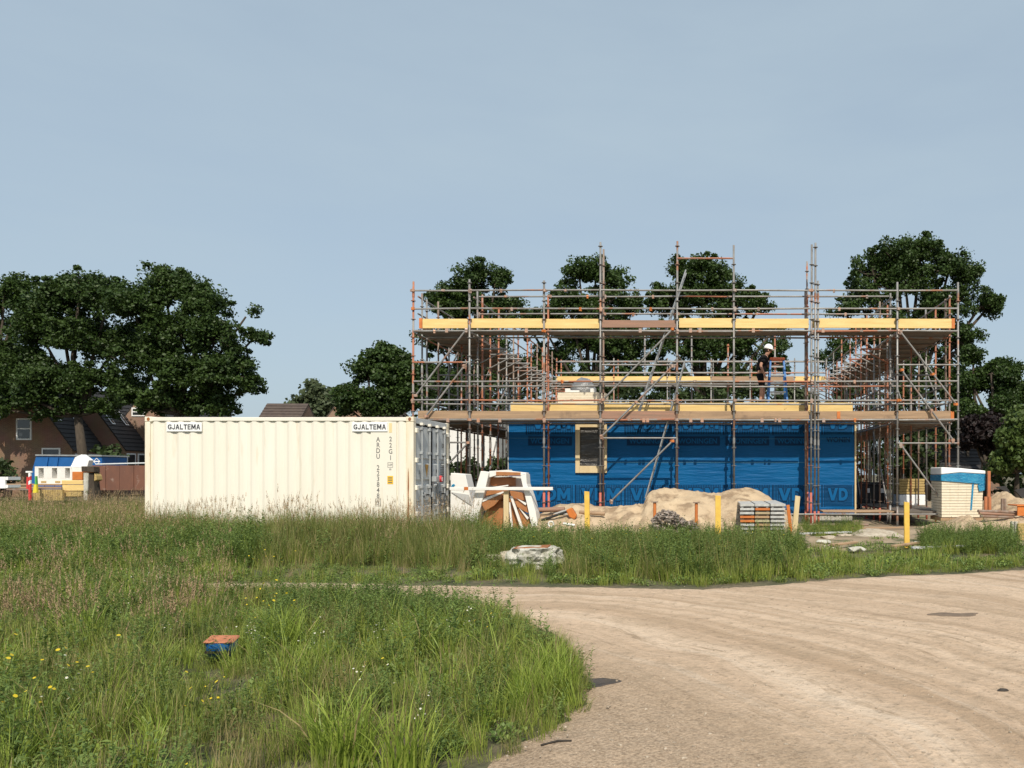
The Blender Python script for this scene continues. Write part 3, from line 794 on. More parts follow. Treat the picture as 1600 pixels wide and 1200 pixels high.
# back run
bx_ = [sx_[1], -3.9, -1.6, .3, 2.0, 3.9, sx_[7]]
for i, x in enumerate(bx_):
    standard(x, BIY, .3, 6.45, pick(.4)); standard(x + .1, BY, .3, 6.5, pick(.4))
for px in (1007, 1081, 1137, 1212):
    standard(XZ(px, 0, BY)[0], BY + .1, .3, 7.8 if px != 1137 else 7.2, M['orange_tube'] if px in (1137, 1212) else M['galv'], r=.036)
for z in (6.42, 5.92, 6.28, 5.80, ZT - .08):
    y = BY if z in (6.42, 5.92) else BIY
    for i in range(len(bx_) - 1):
        member('guard_rail' if z > 5.5 else 'ledger', (bx_[i], y - .05, z), (bx_[i + 1], y - .05, z))
for i in range(len(bx_) - 1):
    for k in range(2):
        deck(bx_[i] + .03, bx_[i + 1] - .03, BIY + .04 + k * .33, BIY + .04 + (k + 1) * .33, ZT)
    box('toe_board', bx_[i] + .02, bx_[i + 1] - .02, BIY - FY - .03, BIY - FY + .01, 5.40, 5.66, M['yellow_wood'] if i not in (3, 4) else M['old_board'], scaf)
# ground platform on the right
n = 5; w = (sx_[8] - sx_[7] - .1) / n
for q in range(0, 10, 2):
    for k in range(n):
        deck(sx_[7] + .05 + k * w, sx_[7] + .05 + (k + 1) * w, yy[q] - (1.0 if q == 0 else 0), yy[q + 2] - .01, ZG)
for k in range(3):
    box('platform_board', sx_[6] + .35, sx_[7] - .05, FY + .12 + k * .22 - FY, FY + .33 + k * .22 - FY, ZG - .04, ZG + .005 * k, M['old_board'], scaf, bevel=.004)
member('ledger', (sx_[6] - .7, FY - .04, ZG - .08), (sx_[8], FY - .04, ZG - .08), M['galv']); member('ledger', (sx_[6] - .7, FY - .04, .05), (sx_[7] - .8, FY - .04, .05), M['rust_tube'], .04)
member('ledger', (sx_[7], IY, ZG - .08), (sx_[8], IY, ZG - .08), M['galv'])
# ================================================================== shipping container
KY = 17.4
kx0, kx1 = XZ(226, 0, KY)[0], XZ(646, 0, KY)[0]
kz1 = XZ(0, 651, KY)[1]; kz0 = kz1 - 2.59; KW = 2.44
cont = thing('shipping_container', 'cream corrugated shipping container with grey doors standing in tall grass', 'container', ((kx0 + kx1) / 2, KY + KW / 2, kz0))
kc = Vector(((kx0 + kx1) / 2, KY + KW / 2, kz0))
def kp(o):
    o.parent = cont; o.location = Vector(o.location) - kc; return o
def corrug(name, x0, x1, y, z0, z1, depth, mat):
    """trapezoid corrugation 278 mm pitch; outer crests at y, valleys at y+depth"""
    prof = []; xx = x0
    prof.append((x0, depth))
    pit = .278; k = 0
    n = int((x1 - x0) / pit)
    s = x0 + ((x1 - x0) - n * pit) / 2
    for k in range(n):
        q = s + k * pit
        prof += [(q + .035, depth), (q + .035 + .068, 0), (q + .035 + .068 + .072, 0), (q + .035 + .068 * 2 + .072, depth)]
    prof.append((x1, depth))
    bm = bmesh.new()
    a = [bm.verts.new((px, y + d, z0)) for px, d in prof]; c = [bm.verts.new((px, y + d, z1)) for px, d in prof]
    for i in range(len(prof) - 1): bm.faces.new((a[i], a[i + 1], c[i + 1], c[i]))
    return finish(bm, name, mat)
kp(corrug('side_wall', kx0 + .1, kx1 - .14, KY + .012, kz0 + .14, kz1 - .1, .030, M['cream']))
kp(corrug('side_wall', kx0 + .1, kx1 - .14, KY + KW - .05, kz0 + .14, kz1 - .1, .030, M['cream']))
kp(box('end_wall', kx0 + .03, kx0 + .06, KY + .1, KY + KW - .1, kz0 + .1, kz1 - .1, M['cream']))
kp(box('roof', kx0 + .06, kx1 - .06, KY + .06, KY + KW - .06, kz1 - .05, kz1 - .03, M['cream']))
kp(box('floor', kx0 + .06, kx1 - .06, KY + .06, KY + KW - .06, kz0 + .12, kz0 + .15, M['old_board']))
for y in (KY, KY + KW - .06):
    kp(box('top_rail', kx0 + .165, kx1 - .165, y, y + .06, kz1 - .10, kz1 - .012, M['cream'], bevel=.008))
    kp(box('bottom_rail', kx0 + .165, kx1 - .165, y + .003, y + .06, kz0 + .01, kz0 + .16, M['cream_rust'], bevel=.008))
    for x, w in ((kx0, .12), (kx1 - .17, .17)):
        kp(box('corner_post', x, x + w, y if y == KY else y - .1, y + (.16 if y == KY else .06), kz0 + .12, kz1 - .12, M['cream_rust'], bevel=.008))
    for x in (kx0 - .004, kx1 - .174):
        for z in (kz0, kz1 - .118):
            yb = y - .004 if y == KY else y - .102
            cst = kp(box('corner_casting', x, x + .178, yb, yb + .165, z, z + .118, M['cream_rust'], bevel=.012))
            bm = bmesh.new()
            bmesh.ops.create_uvsphere(bm, u_segments=12, v_segments=6, radius=.036, matrix=Matrix.Translation((x + .089, yb, z + .06)) @ Matrix.Diagonal((1.0, .12, 1.25, 1)))
            q = finish(bm, 'casting_hole', M['rust']); q.parent = cst
            q.location = (0, 0, 0)
# narrow rust streak down the near door post
bm = bmesh.new()
pts = [(0, 1.32), (.012, 1.2), (.02, .9), (.012, .7), (.022, .45), (.03, .2), (.045, .02), (-.035, .02), (-.02, .3), (-.008, .6), (-.012, .85), (-.006, 1.2)]
bm_prism(bm, [(kx1 - .12 + a, kz0 + .12 + c) for a, c in pts], KY - .0035, KY - .001)
kp(finish(bm, 'rust_streak', M['rust']))
# door end
dx = kx1 - .01
kp(box('door_header', dx - .06, dx + .004, KY + .16, KY + KW - .16, kz1 - .14, kz1 - .012, M['door_grey'], bevel=.006))
kp(box('door_sill', dx - .06, dx + .004, KY + .16, KY + KW - .16, kz0 + .01, kz0 + .13, M['door_grey'], bevel=.006))
kp(box('door_gasket', dx - .09, dx - .058, KY + .15, KY + KW - .15, kz0 + .12, kz1 - .13, M['dark']))
for y0, y1 in ((KY + .185, KY + KW / 2 - .012), (KY + KW / 2 + .012, KY + KW - .185)):
    bm = bmesh.new()
    # panel with horizontal swages: z profile
    zA, zB = kz0 + .15, kz1 - .19
    prof = [(zA, 0)]
    for f in (.2, .42, .64):
        zc = zA + (zB - zA) * f
        prof += [(zc - .075, 0), (zc - .045, -.036), (zc + .045, -.036), (zc + .075, 0)]
    prof.append((zB, 0))
    a = [bm.verts.new((dx - .015 + d, y0, z)) for z, d in prof]; c = [bm.verts.new((dx - .015 + d, y1, z)) for z, d in prof]
    for i in range(len(prof) - 1): bm.faces.new((a[i], c[i], c[i + 1], a[i + 1]))
    door = kp(finish(bm, 'door', M['door_grey']))
    for yb in (y0 + (y1 - y0) * .28, y0 + (y1 - y0) * .78):
        tube('locking_bar', (dx + .035 - kc.x, yb - kc.y, .08), (dx + .035 - kc.x, yb - kc.y, 2.50), .021, M['bar_grey'], cont)
        for z in (kz0 + .3, kz0 + .95, kz0 + 1.75, kz1 - .28):
            q = box('bar_bracket', dx - .012, dx + .06, yb - .045, yb + .045, z, z + .06, M['bar_grey'], bevel=.006); q.parent = door
        q = box('cam_keeper', dx - .01, dx + .07, yb - .05, yb + .05, kz1 - .165, kz1 - .11, M['cream']); q.parent = door
        q = box('handle', dx + .04, dx + .065, yb - .02, yb + .40 * (1 if yb < (y0 + y1) / 2 else -1), kz0 + .78, kz0 + .815, M['bar_grey'], bevel=.004); q.parent = door
        q = box('handle_catch', dx - .01, dx + .07, yb + .12, yb + .17, kz0 + .74, kz0 + .86, M['bar_grey'], bevel=.004); q.parent = door
    yh = y0 - .03 if y0 < KY + 1 else y1 + .03
    for z in (kz0 + .32, kz0 + .92, kz0 + 1.55, kz1 - .36):
        q = box('hinge', dx - .01, dx + .055, yh - .05, yh + .06, z, z + .11, M['cream'], bevel=.01); q.parent = door
kp(box('door_seal', dx - .02, dx + .012, KY + KW / 2 - .035, KY + KW / 2 - .012, kz0 + .15, kz1 - .17, M['dark']))
lb = kp(box('lock_box', dx + .03, dx + .14, KY + KW / 2 - .12, KY + KW / 2 + .14, kz0 + 1.10, kz0 + 1.23, M['bar_grey'], bevel=.012, label='grey lock box with red padlock across the doors'))
bm = bmesh.new(); bmesh.ops.create_cone(bm, cap_ends=True, segments=14, radius1=.085, radius2=.075, depth=.05, matrix=Matrix.Translation((dx + .15, KY + KW / 2 + .2, kz0 + 1.17)) @ Matrix.Rotation(R(90), 4, 'Y'))
kp(finish(bm, 'padlock', M['lock_red']))
kp(box('padlock_plate', dx + .176, dx + .18, KY + KW / 2 + .18, KY + KW / 2 + .22, kz0 + 1.12, kz0 + 1.22, M['sign_white']))
# signs and lettering on the long side
for px in (288, 578):
    x0 = XZ(px, 0, KY)[0]
    zt = XZ(0, 667, KY)[1]
    s = kp(box('name_sign', x0 - .40, x0 + .40, KY - .010, KY + .010, zt - .105, zt + .105, M['sign_white'], bevel=.003, label='white name sign reading GJALTEMA'))
    me_g = block_letters('GJALTEMA', M['ink'], 0, {'G': .092, 'J': .066, 'A': .094, 'L': .072, 'T': .082, 'E': .074, 'M': .104}, .013, .118)
    q = put(bpy.data.objects.new('lettering', me_g)); q.rotation_euler = (R(90), 0, 0)
    wv = max(v.co.x for v in me_g.vertices)
    q.scale = (.735 / wv, 1, 1); q.location = (x0 - .3675, KY - .0125, zt - .060); q.parent = s
def vert_text(s, px, py0, py1, size, mat):
    n = len(s)
    for i, ch in enumerate(s):
        if ch == ' ': continue
        py = py0 + (py1 - py0) * (i + .5) / n
        x, z = XZ(px, py, KY)
        q = text('lettering', ch, size, (x, KY + .0095, z - size * .35), (R(90), 0, 0), mat, None, offset=.003, ax='CENTER', sx=.82)
        kp(q)
# a flat band is welded where the code is painted
kp(box('code_plate', XZ(579, 0, KY)[0], XZ(619, 0, KY)[0], KY + .0105, KY + .05, kz0 + .17, kz1 - .11, M['cream']))
vert_text('ARDU 223848', 590.5, 682, 779, .155, M['ink_faded'])
vert_text('22G1', 610, 681, 720, .150, M['ink_faded'])
x, z = XZ(590.5, 785, KY)
kp(text('lettering', '3', .13, (x, KY + .0095, z - .05), (R(90), 0, 0), M['ink_faded'], None, offset=.003, ax='CENTER'))
for (a, c, d, e) in ((-.06, .06, .075, .085), (-.06, .06, -.085, -.075), (-.06, -.05, -.075, .075), (.05, .06, -.075, .075)):
    kp(box('check_digit_box', x + a, x + c, KY + .0075, KY + .0095, z + d, z + e, M['ink_faded']))
x, z = XZ(609.5, 726.5, KY)
for (a, c, d, e) in ((-.06, .06, .05, .058), (-.06, .06, -.058, -.05), (-.06, -.052, -.05, .05), (.052, .06, -.05, .05)):
    kp(box('size_mark', x + a, x + c, KY + .0075, KY + .0095, z + d, z + e, M['ink_faded']))
kp(text('lettering', '2.59', .062, (x, KY + .0092, z - .018), (R(90), 0, 0), M['ink_faded'], None, offset=.002, ax='CENTER', sx=.8))
kp(text('lettering', 'm', .08, (x, KY + .0092, z - .12), (R(90), 0, 0), M['ink_faded'], None, offset=.002, ax='CENTER', sx=.8))
x, z = XZ(609.5, 749.5, KY)
yl = kp(box('warning_label', x - .065, x + .065, KY + .0065, KY + .0095, z - .10, z + .085, M['label_yellow']))
for dz in (-.02, .03, -.075):
    kp(box('label_print', x - .045, x + .045, KY + .0045, KY + .0062, z + dz, z + dz + .022, M['ink_faded']))
kp(box('old_label', XZ(609.5, 0, KY)[0] - .03, XZ(609.5, 0, KY)[0] + .04, KY + .0068, KY + .0098, XZ(0, 676, KY)[1], XZ(0, 661, KY)[1], mk('faded_label', (.74, .60, .33))))
# markings on the doors
yd = KY + KW
for (yy_, z, s, sz) in ((KY + .40, 1.30, '2', .10), (KY + 1.5, 1.95, 'AR', .15), (KY + 1.95, 1.95, 'DU', .15), (KY + 1.95, 1.72, 'G1', .12), (KY + 1.52, 1.33, 'M', .12)):
    kp(text('lettering', s, sz, (dx - .008, yy_, kz0 + z), (R(90), 0, R(90)), M['ink_faded'], None, offset=.002))
bm = bmesh.new()
va = [bm.verts.new(v) for v in ((dx - .008, KY + .78, kz0 + 1.52), (dx - .008, KY + 1.0, kz0 + 1.52), (dx - .008, KY + .89, kz0 + 1.20))]
bm.faces.new(va)
kp(finish(bm, 'warning_triangle', mk('warning_triangle_tan', (.42, .24, .06))))
for k in range(8):
    kp(box('data_plate_line', dx - .01, dx - .006, KY + 1.85, KY + 2.15, kz0 + 1.22 + k * .045, kz0 + 1.24 + k * .045, M['ink_faded']))

# ================================================================== stair, blocks and timber beside the container
st = thing('winder_stair', 'prefabricated white winder stair with brown treads leaning beside the container', 'stair', tuple(P(785, 828, 18.4)))
s0 = Vector(st.location)
def stp(o): o.parent = st; o.location = Vector(o.location) - s0; return o
stp(prism('stringer', [(751, 736), (764, 738), (758, 765), (749, 800), (744, 836), (729, 836), (737, 790), (745, 757)], 18.35, .34, M['white'], bevel=.006))
stp(prism('stringer', [(813, 743.6), (822, 740.5), (823, 756), (830, 775), (837, 800), (842, 836), (833, 836), (826, 800), (818, 765)], 18.30, .40, M['white'], bevel=.006))
stp(prism('stair_head', [(764.5, 736), (795, 734), (796, 736), (822, 738.6), (822, 740), (814, 743), (775, 743), (764.5, 746)], 18.42, .3, M['white'], bevel=.005))
stp(prism('back_board', [(764, 744), (815, 744), (822, 775), (820, 800), (758, 800), (760, 770)], 18.86, .04, M['white']))
for i, (pl, D, th) in enumerate((([(775, 737), (813, 738), (813, 743.2), (775, 743.2)], 18.385, .3), ([(766, 745.5), (803, 746), (803, 759), (766, 759)], 18.62, .2),
        ([(757, 765), (794, 759.5), (794, 767), (759, 775)], 18.50, .28), ([(751, 786), (787, 770.5), (787, 774), (772, 790), (758, 798)], 18.40, .33),
        ([(757, 802), (780, 780), (787, 786), (784, 832), (748, 832)], 18.58, .25), ([(796.5, 767), (821, 771.5), (821, 783), (799, 778)], 18.52, .26),
        ([(802, 778), (829, 791), (825, 802), (808, 792)], 18.42, .30), ([(795, 778), (806, 796), (817, 832), (797, 832)], 18.56, .25), ([(808.5, 793), (827, 812), (826, 832), (818, 826)], 18.46, .28))):
    stp(prism('tread', pl, D, th, M['brown_tread'], bevel=.004))
for pl, D in (([(796.5, 775), (800, 775), (818, 826), (813.5, 826)], 18.36), ([(794.8, 785), (797, 785), (802, 830), (798.5, 830)], 18.37), ([(806, 778), (823, 786.5), (821, 789.5)], 18.38), ([(757, 762.5), (794, 757.5), (794, 759.3), (757, 764.6)], 18.46), ([(750.5, 781), (786, 767.5), (787, 770), (751, 785.6)], 18.385), ([(811, 794), (826, 809), (824, 812)], 18.40)):
    stp(prism('riser_edge', pl, D, .05, M['white']))
stp(prism('newel', [(786.6, 768), (794.4, 766.5), (794.4, 832), (786.6, 832)], 18.27, .07, M['pine'], bevel=.005, label='yellowish timber newel post'))
blk = thing('white_insulation_block', 'pale wrapped block with sloping edge between container and stair', 'block', tuple(P(720, 832, 19.3)))
b0 = Vector(blk.location)
q = prism('body', [(704, 739), (727, 741), (733, 768), (737, 784), (738, 836), (703, 836)], 19.0, .5, M['white'], bevel=.012); q.parent = blk; q.location = -b0
q = prism('wrapping_flap', [(705, 769), (732, 773), (737, 790), (720, 779)], 18.97, .024, M['fleece']); q.parent = blk; q.location = -b0
q = prism('blue_mark', [(704.5, 761), (706, 757.5), (709, 756), (711, 758), (708, 761)], 18.985, .012, M['film_blue']); q.parent = blk; q.location = -b0
bm = bmesh.new(); a, c = P(703, 763.5, 18.2), P(864, 763, 18.2); bm_box(bm, a.x, c.x, a.y - .03, a.y + .03, a.z - .038, a.z + .038)
bmesh.ops.bevel(bm, geom=bm.edges[:], offset=.006, segments=1, affect='EDGES')
wb = finish(bm, 'white_beam', M['white'], label='long white plastic beam lying across the stair', cat='beam')
prism('beam_tape', [(725, 760.9), (731.5, 760.8), (731.5, 766), (725, 766)], 18.166, .07, M['plastic_orange'], wb)

# ================================================================== stakes
def stake(px0, py0, px1, py1, D, w, mat, label, name='stake', lean=0.0, cut=True):
    a, c = P(px0, py0, D), P(px1, py1, D); c.y += lean
    d = (c - a); L = d.length
    q = d.to_track_quat('Z', 'Y')
    bm = bmesh.new()
    bm_box(bm, -w / 2, w / 2, -.025, .025, 0, L)
    if cut:
        for v in bm.verts:
            if v.co.z > L - .001 and v.co.x > 0: v.co.z -= .012
    bmesh.ops.bevel(bm, geom=bm.edges[:], offset=.004, segments=1, affect='EDGES')
    o = finish(bm, name, mat, label=label, cat='stake')
    o.location = a
    sx = Vector((1, 0, 0))
    z = d.normalized(); y = z.cross(sx).normalized(); xx = y.cross(z)
    o.rotation_euler = Matrix((xx, y, z)).transposed().to_euler()
    return o
stake(918, 846, 917, 767.5, 17.0, .11, M['stake_yellow'], 'yellow marker stake in the grass left of the sand heap')
stake(1122, 850, 1122, 774, 15.8, .115, M['stake_yellow'], 'yellow marker stake in front of the middle of the sand heap')
stake(1417, 856, 1416.5, 784, 15.4, .105, M['stake_yellow'], 'yellow marker stake on bare ground before the right scaffold corner')
stake(1240, 846, 1246.5, 774.5, 16.2, .105, M['pine'], 'unpainted leaning timber stake right of the stacked decks')
stake(1237, 842, 1231, 789, 16.9, .07, M['plastic_orange'], 'short orange leaning board behind the unpainted stake', cut=False)

# ================================================================== stack of scaffold decks
SD = 17.0
cols = ((1156, 1179, 'left', 'wwwoowwww'), (1179.5, 1203, 'middle', 'wogtbtgow'), (1203.5, 1228, 'right', 'wwwwwwwww'))
cm = {'w': mk('deck_end_pale', (.62, .61, .58), (.46, .45, .43), 12, .5, .2), 'o': M['orange_paint'], 'g': mk('deck_end_tan', (.46, .36, .22), (.36, .28, .17), 10), 't': mk('deck_end_brown', (.42, .27, .15)), 'b': mk('deck_end_olive', (.40, .36, .22))}
dm = {}
def deck_piece(w, key, top):
    if (w, key, top) not in dm:
        bm = bmesh.new()
        bm_box(bm, -w / 2 + .012, w / 2 - .012, 0.01, 2.4, .03, .060)
        bm_box(bm, -w / 2, w / 2, -.012, .0, .006, .058, 1)
        bm_box(bm, -w / 2 + .03, -w / 2 + .07, .014, 2.39, -.027, .0295); bm_box(bm, w / 2 - .07, w / 2 - .03, .014, 2.39, -.027, .0295)
        me = bpy.data.meshes.new('scaffold_deck'); bm.to_mesh(me); bm.free(); me.materials.append(cm['w'] if top else M['deck']); me.materials.append(cm[key]); dm[w, key, top] = me  # bodies below the top deck coloured dark, painting shade into the gaps
    return dm[w, key, top]
word = {'w': 'pale', 'o': 'orange', 'g': 'tan', 't': 'brown', 'b': 'olive'}
ordn = ['top', 'second from top', 'third from top', 'fourth from top', 'fifth from top', 'sixth from top', 'seventh from top', 'second from bottom', 'bottom']
for (a, c, side, seq) in cols:
    xa, xb = XZ(a, 0, SD)[0], XZ(c, 0, SD)[0]
    for k, ch in enumerate(seq):
        o = bpy.data.objects.new('scaffold_deck', deck_piece(round(xb - xa - .012, 3), ch, k == 0))
        o.location = ((xa + xb) / 2 + random.uniform(-.006, .006), SD + random.uniform(-.012, .012), .02 + (8 - k) * .0875)
        put(o, None, f'{word[ch]}-ended steel scaffold deck, {ordn[k]} of the {side} column in the stack', 'scaffold deck', 'scaffold decks stacked before the sand heap')

# ================================================================== sand heaps
def heap(name, ridge, D, wf, wb, label, xpad=.6, res=.05, noise_a=.10):
    xs_ = [(px - CX) / F * D for px, py in ridge]; zs_ = [H + (HY - py) / F * D for px, py in ridge]
    x0, x1 = xs_[0] - xpad, xs_[-1] + xpad
    gx = np.arange(x0, x1, res); gy = np.arange(D - wf, D + wb, res)
    hz = np.interp(gx, xs_, zs_, left=0, right=0)
    hz = np.where(gx < xs_[0], zs_[0] * np.clip((gx - x0) / xpad, 0, 1), hz); hz = np.where(gx > xs_[-1], zs_[-1] * np.clip((x1 - gx) / xpad, 0, 1), hz)
    V = []
    for yv in gy:
        u = (yv - D) / (wf if yv < D else wb)
        pr = max(0.0, 1 - abs(u)) ** 1.0
        pr = 1 - (1 - pr) ** 1.6
        for xv, hh in zip(gx, hz):
            z = hh * pr * (1 + .16 * fbm(xv, yv, 1.2, 4) * (1 - pr)) + noise_a * (fbm(xv, yv, 1.9, 5) + .4 * fbm(xv, yv, 5.5, 3)) * (1 if abs(u) > .08 else .3) * min(1, hh * 2) + .012 * fbm(xv, yv, 11, 2)
            V.append((xv, yv, z - .06))
    nx = len(gx); ii = np.arange((len(gy) - 1) * nx).reshape(len(gy) - 1, nx)[:, :-1].ravel()
    me = np_mesh(name, V, np.stack([ii, ii + 1, ii + nx + 1, ii + nx], 1), [M['sand']], smooth=True)
    return put(bpy.data.objects.new(name, me), None, label, 'sand heap')
heap('sand_heap', [(838, 802), (870, 788), (905, 782), (930, 787), (960, 787), (1008, 784), (1014, 766), (1030, 761), (1060, 760), (1090, 764), (1120, 768), (1145, 760), (1165, 758), (1185, 762), (1200, 770), (1212, 782), (1225, 792)], 19.7, 2.4, 1.0, 'long pale sand heap in front of the blue wrapped wall')
heap('sand_heap', [(1432, 826), (1457, 820), (1490, 808), (1507, 803), (1520, 810), (1540, 810), (1590, 804), (1640, 804)], 19.6, 2.6, 1.6, 'low sand heap before the pallet of cream bricks')
heap('sand_heap', [(1535, 785), (1550, 773), (1566, 765), (1580, 772), (1600, 777), (1640, 770)], 26, 3.0, 2.0, 'far sand heap with planks on it at the right edge')
heap('rubble_heap', [(1325, 832), (1345, 824), (1370, 822), (1395, 826), (1412, 834)], 18.2, .9, .7, 'pale rubble heap under the right scaffold platform', .3)['category'] = 'rubble heap'
bpy.data.objects['rubble_heap'].data.materials[0] = M['rubble']

# ================================================================== pallet of cream bricks
BD = 20.6
pal = thing('brick_pallet', 'pallet of cream bricks topped with white and blue film', 'brick stack', tuple(P(1504, 812, BD + .4)))
p0 = Vector(pal.location)
def pp(o): o.parent = pal; o.location = Vector(o.location) - p0; return o
nC = 13
for k in range(nC):
    t0, t1 = k / nC, (k + 1) / nC
    zb0, zb1 = 808 - 56 * t0, 808 - 56 * t1 + .55
    sk = lambda f: (1471.5, 1537 - 3 * (1 - f))
    l0, r0 = sk(t0)
    bm = bmesh.new()
    xa, xb = XZ(l0, 0, BD)[0], XZ(r0, 0, BD)[0]
    z0, z1 = XZ(0, zb0, BD)[1], XZ(0, zb1, BD)[1]
    for q in range(5):
        w_ = (xb - xa) / 5
        bm_box(bm, xa + q * w_ + .0012, xa + (q + 1) * w_ - .0012, BD + random.uniform(0, .006), BD + .95, z0, z1)
    pp(finish(bm, 'brick_course', M['block']))
pp(prism('film_wrap', [(1470.5, 751.6), (1537, 757), (1540, 755), (1540, 741.5), (1500, 739), (1470.5, 742)], BD - .03, 1.0, M['film_blue'], bevel=.012))
pp(prism('film_wrap', [(1530, 768), (1539, 766), (1540, 755.5), (1528, 757.5)], BD - .035, .03, M['film_blue']))
pp(prism('film_top', [(1470.5, 741.6), (1500, 738.6), (1540, 741), (1540, 735.5), (1500, 731.5), (1470.5, 730)], BD - .026, .98, M['sign_white'], bevel=.02))
pp(prism('film_band', [(1519, 756), (1522, 756), (1518.5, 797), (1516, 797)], BD - .012, .01, M['film_blue']))
pp(prism('pallet_base', [(1470, 814), (1538, 814), (1538, 808.5), (1470, 808.5)], BD + .02, .95, M['old_board']))
box('orange_board', P(1543.5, 0, 20.4).x, P(1548, 0, 20.4).x, 20.4, 20.48, P(0, 800, 20.4).z, P(0, 736, 20.4).z, M['pipe_orange'], bevel=.006, label='tall orange-brown post behind the brick pallet', cat='post')
for px, lab in ((1540, 'left'), (1546.5, 'right')):
    tube('pipe', P(px, 806, 19.9), P(px, 776, 19.9), .04, M['pipe_orange'], label=f'short orange pipe standing by the brick pallet, {lab} one of the pair', cat='pipe')
for px, lab in ((1566, 'left'), (1570, 'right')):
    tube('pipe', P(px, 806, 24), P(px, 779, 24), .045, M['rust_tube'], label=f'thin brown pipe standing in far sand, {lab} one of the pair', cat='pipe')
for k, (y, mm, x1, lab) in enumerate(((798.5, 'rust_tube', 1592, 'top dark'), (802.0, 'red_board', 1588, 'reddish middle'), (806.5, 'rust_tube', 1584, 'lowest'))):
    a, c = P(1528 + 2 * k, y, 19.0), P(x1, y + 2, 19.4)
    tube('steel_bar', a, c, .035, M[mm], label=f'{lab} long bar lying beside the brick pallet', cat='bar')
cr = thing('crate', 'orange plastic crate at the right edge above the sand', 'crate', tuple(P(1596, 808, 19.2)))
c0 = Vector(cr.location)
for nm, pl, D, th in (('side', [(1590, 806), (1612, 806), (1612, 791), (1590, 791)], 19.2, .04), ('side', [(1590, 806), (1612, 806), (1612, 791), (1590, 791)], 19.7, .04), ('rim', [(1589, 791), (1613, 791), (1613, 789), (1589, 789)], 19.17, .6)):
    q = prism(nm, pl, D, th, M['plastic_orange'], bevel=.005); q.parent = cr; q.location = -c0
for pl, lab in (([(1556, 761), (1572, 759.5), (1579, 770), (1572, 768)], 'left'), ([(1586, 766), (1604, 762), (1604, 778), (1596, 777)], 'right')):
    prism('dark_panel', pl, 27.5, .12, M['roof'], label=f'dark sheet leaning on the far sand heap, {lab} one', cat='panel')
box('grey_post', P(1580.5, 0, 16.6).x, P(1585, 0, 16.6).x, 16.6, 16.68, -.05, P(0, 815, 16.6).z, M['concrete'], bevel=.006, label='short grey post at the right edge, left one', cat='post')
box('grey_post', P(1587, 0, 16.6).x, P(1591, 0, 16.6).x, 16.62, 16.7, -.05, P(0, 815, 16.6).z, M['concrete'], bevel=.006, label='short grey post touching the yellowish board at right edge', cat='post')
box('board', P(1592, 0, 16.5).x, P(1612, 0, 16.5).x, 16.55, 16.6, -.05, P(0, 818, 16.5).z, M['wool'], bevel=.006, label='upright yellowish board at the right edge', cat='board')

# ================================================================== things stored under the right scaffold
for k, (px, lab) in enumerate(((1352, 'left'), (1374, 'right'))):
    D = 26.5
    bn = thing('wheelie_bin', f'black wheelie bin under the right scaffold, {lab} one', 'bin', tuple(P(px, 794, D)))
    b0 = Vector(bn.location)
    for nm, pl, dd, th, mm in (('body', [(px - 9, 758), (px + 9, 758), (px + 7.5, 791), (px - 7.5, 791)], D, .5, 'black'), ('lid', [(px - 10, 758), (px + 10, 758), (px + 9, 753.5), (px - 9, 753.5)], D - .04, .6, 'black'), ('sticker', [(px + 1, 763), (px + 7, 763), (px + 7, 770), (px + 1, 770)], D - .006, .005, 'sign_white')):
        q = prism(nm, pl, dd, th, M[mm], bevel=.012 if nm != 'sticker' else 0); q.parent = bn; q.location = -b0
    for sx in (-.12, .12):
        bm = bmesh.new(); bmesh.ops.create_cone(bm, cap_ends=True, segments=12, radius1=.1, radius2=.1, depth=.04, matrix=Matrix.Translation(P(px, 791, D) + Vector((sx, .45, 0))) @ Matrix.Rotation(R(90), 4, 'Y'))
        q = finish(bm, 'wheel', M['black']); q.parent = bn; q.location = -b0
ws = thing('wool_stack', 'stack of yellow mineral wool slabs under the right scaffold', 'insulation stack', tuple(P(1424, 792, 25)))
w0 = Vector(ws.location)
for k in range(6):
    q = prism('wool_slab', [(1405 + random.uniform(-1, 1), 772 - k * 4), (1445 + random.uniform(-1, 1), 772 - k * 4), (1445, 768.4 - k * 4), (1405, 768.4 - k * 4)], 25, .9, M['wool'], bevel=.01); q.parent = ws; q.location = -w0
q = prism('wrapping', [(1405, 790), (1446, 790), (1446, 773), (1405, 773)], 25.0, .9, M['sign_white'], bevel=.02); q.parent = ws; q.location = -w0
# couplers scrap heap and orange posts
prev = []
scr = thing('scrap_heap', 'heap of rusty scaffold couplers in front of the sand heap', 'scrap heap', tuple(P(1052, 832, 16.9)))
c0 = Vector(scr.location)
bm = bmesh.new()
for k in range(330):
    u = random.random(); px = 1020 + 68 * u
    top = np.interp(px, [1020, 1035, 1050, 1070, 1088], [812, 797, 800, 814, 818])
    py = top + (834 - top) * random.random() ** 1.3
    p = P(px, py, 16.9 + random.uniform(-.35, .35)) - c0
    mt = Matrix.Translation(p) @ Matrix.Rotation(random.uniform(0, 6), 4, 'Z') @ Matrix.Rotation(random.uniform(0, 6), 4, 'X')
    if k % 2: bm_box(bm, -.085, .085, -.013, .013, -.010, .010, M=mt)
    else: bmesh.ops.create_cone(bm, cap_ends=True, segments=7, radius1=.022, radius2=.028, depth=.10, matrix=mt)
q = finish(bm, 'couplers', M['scrap'], scr, kind='stuff')
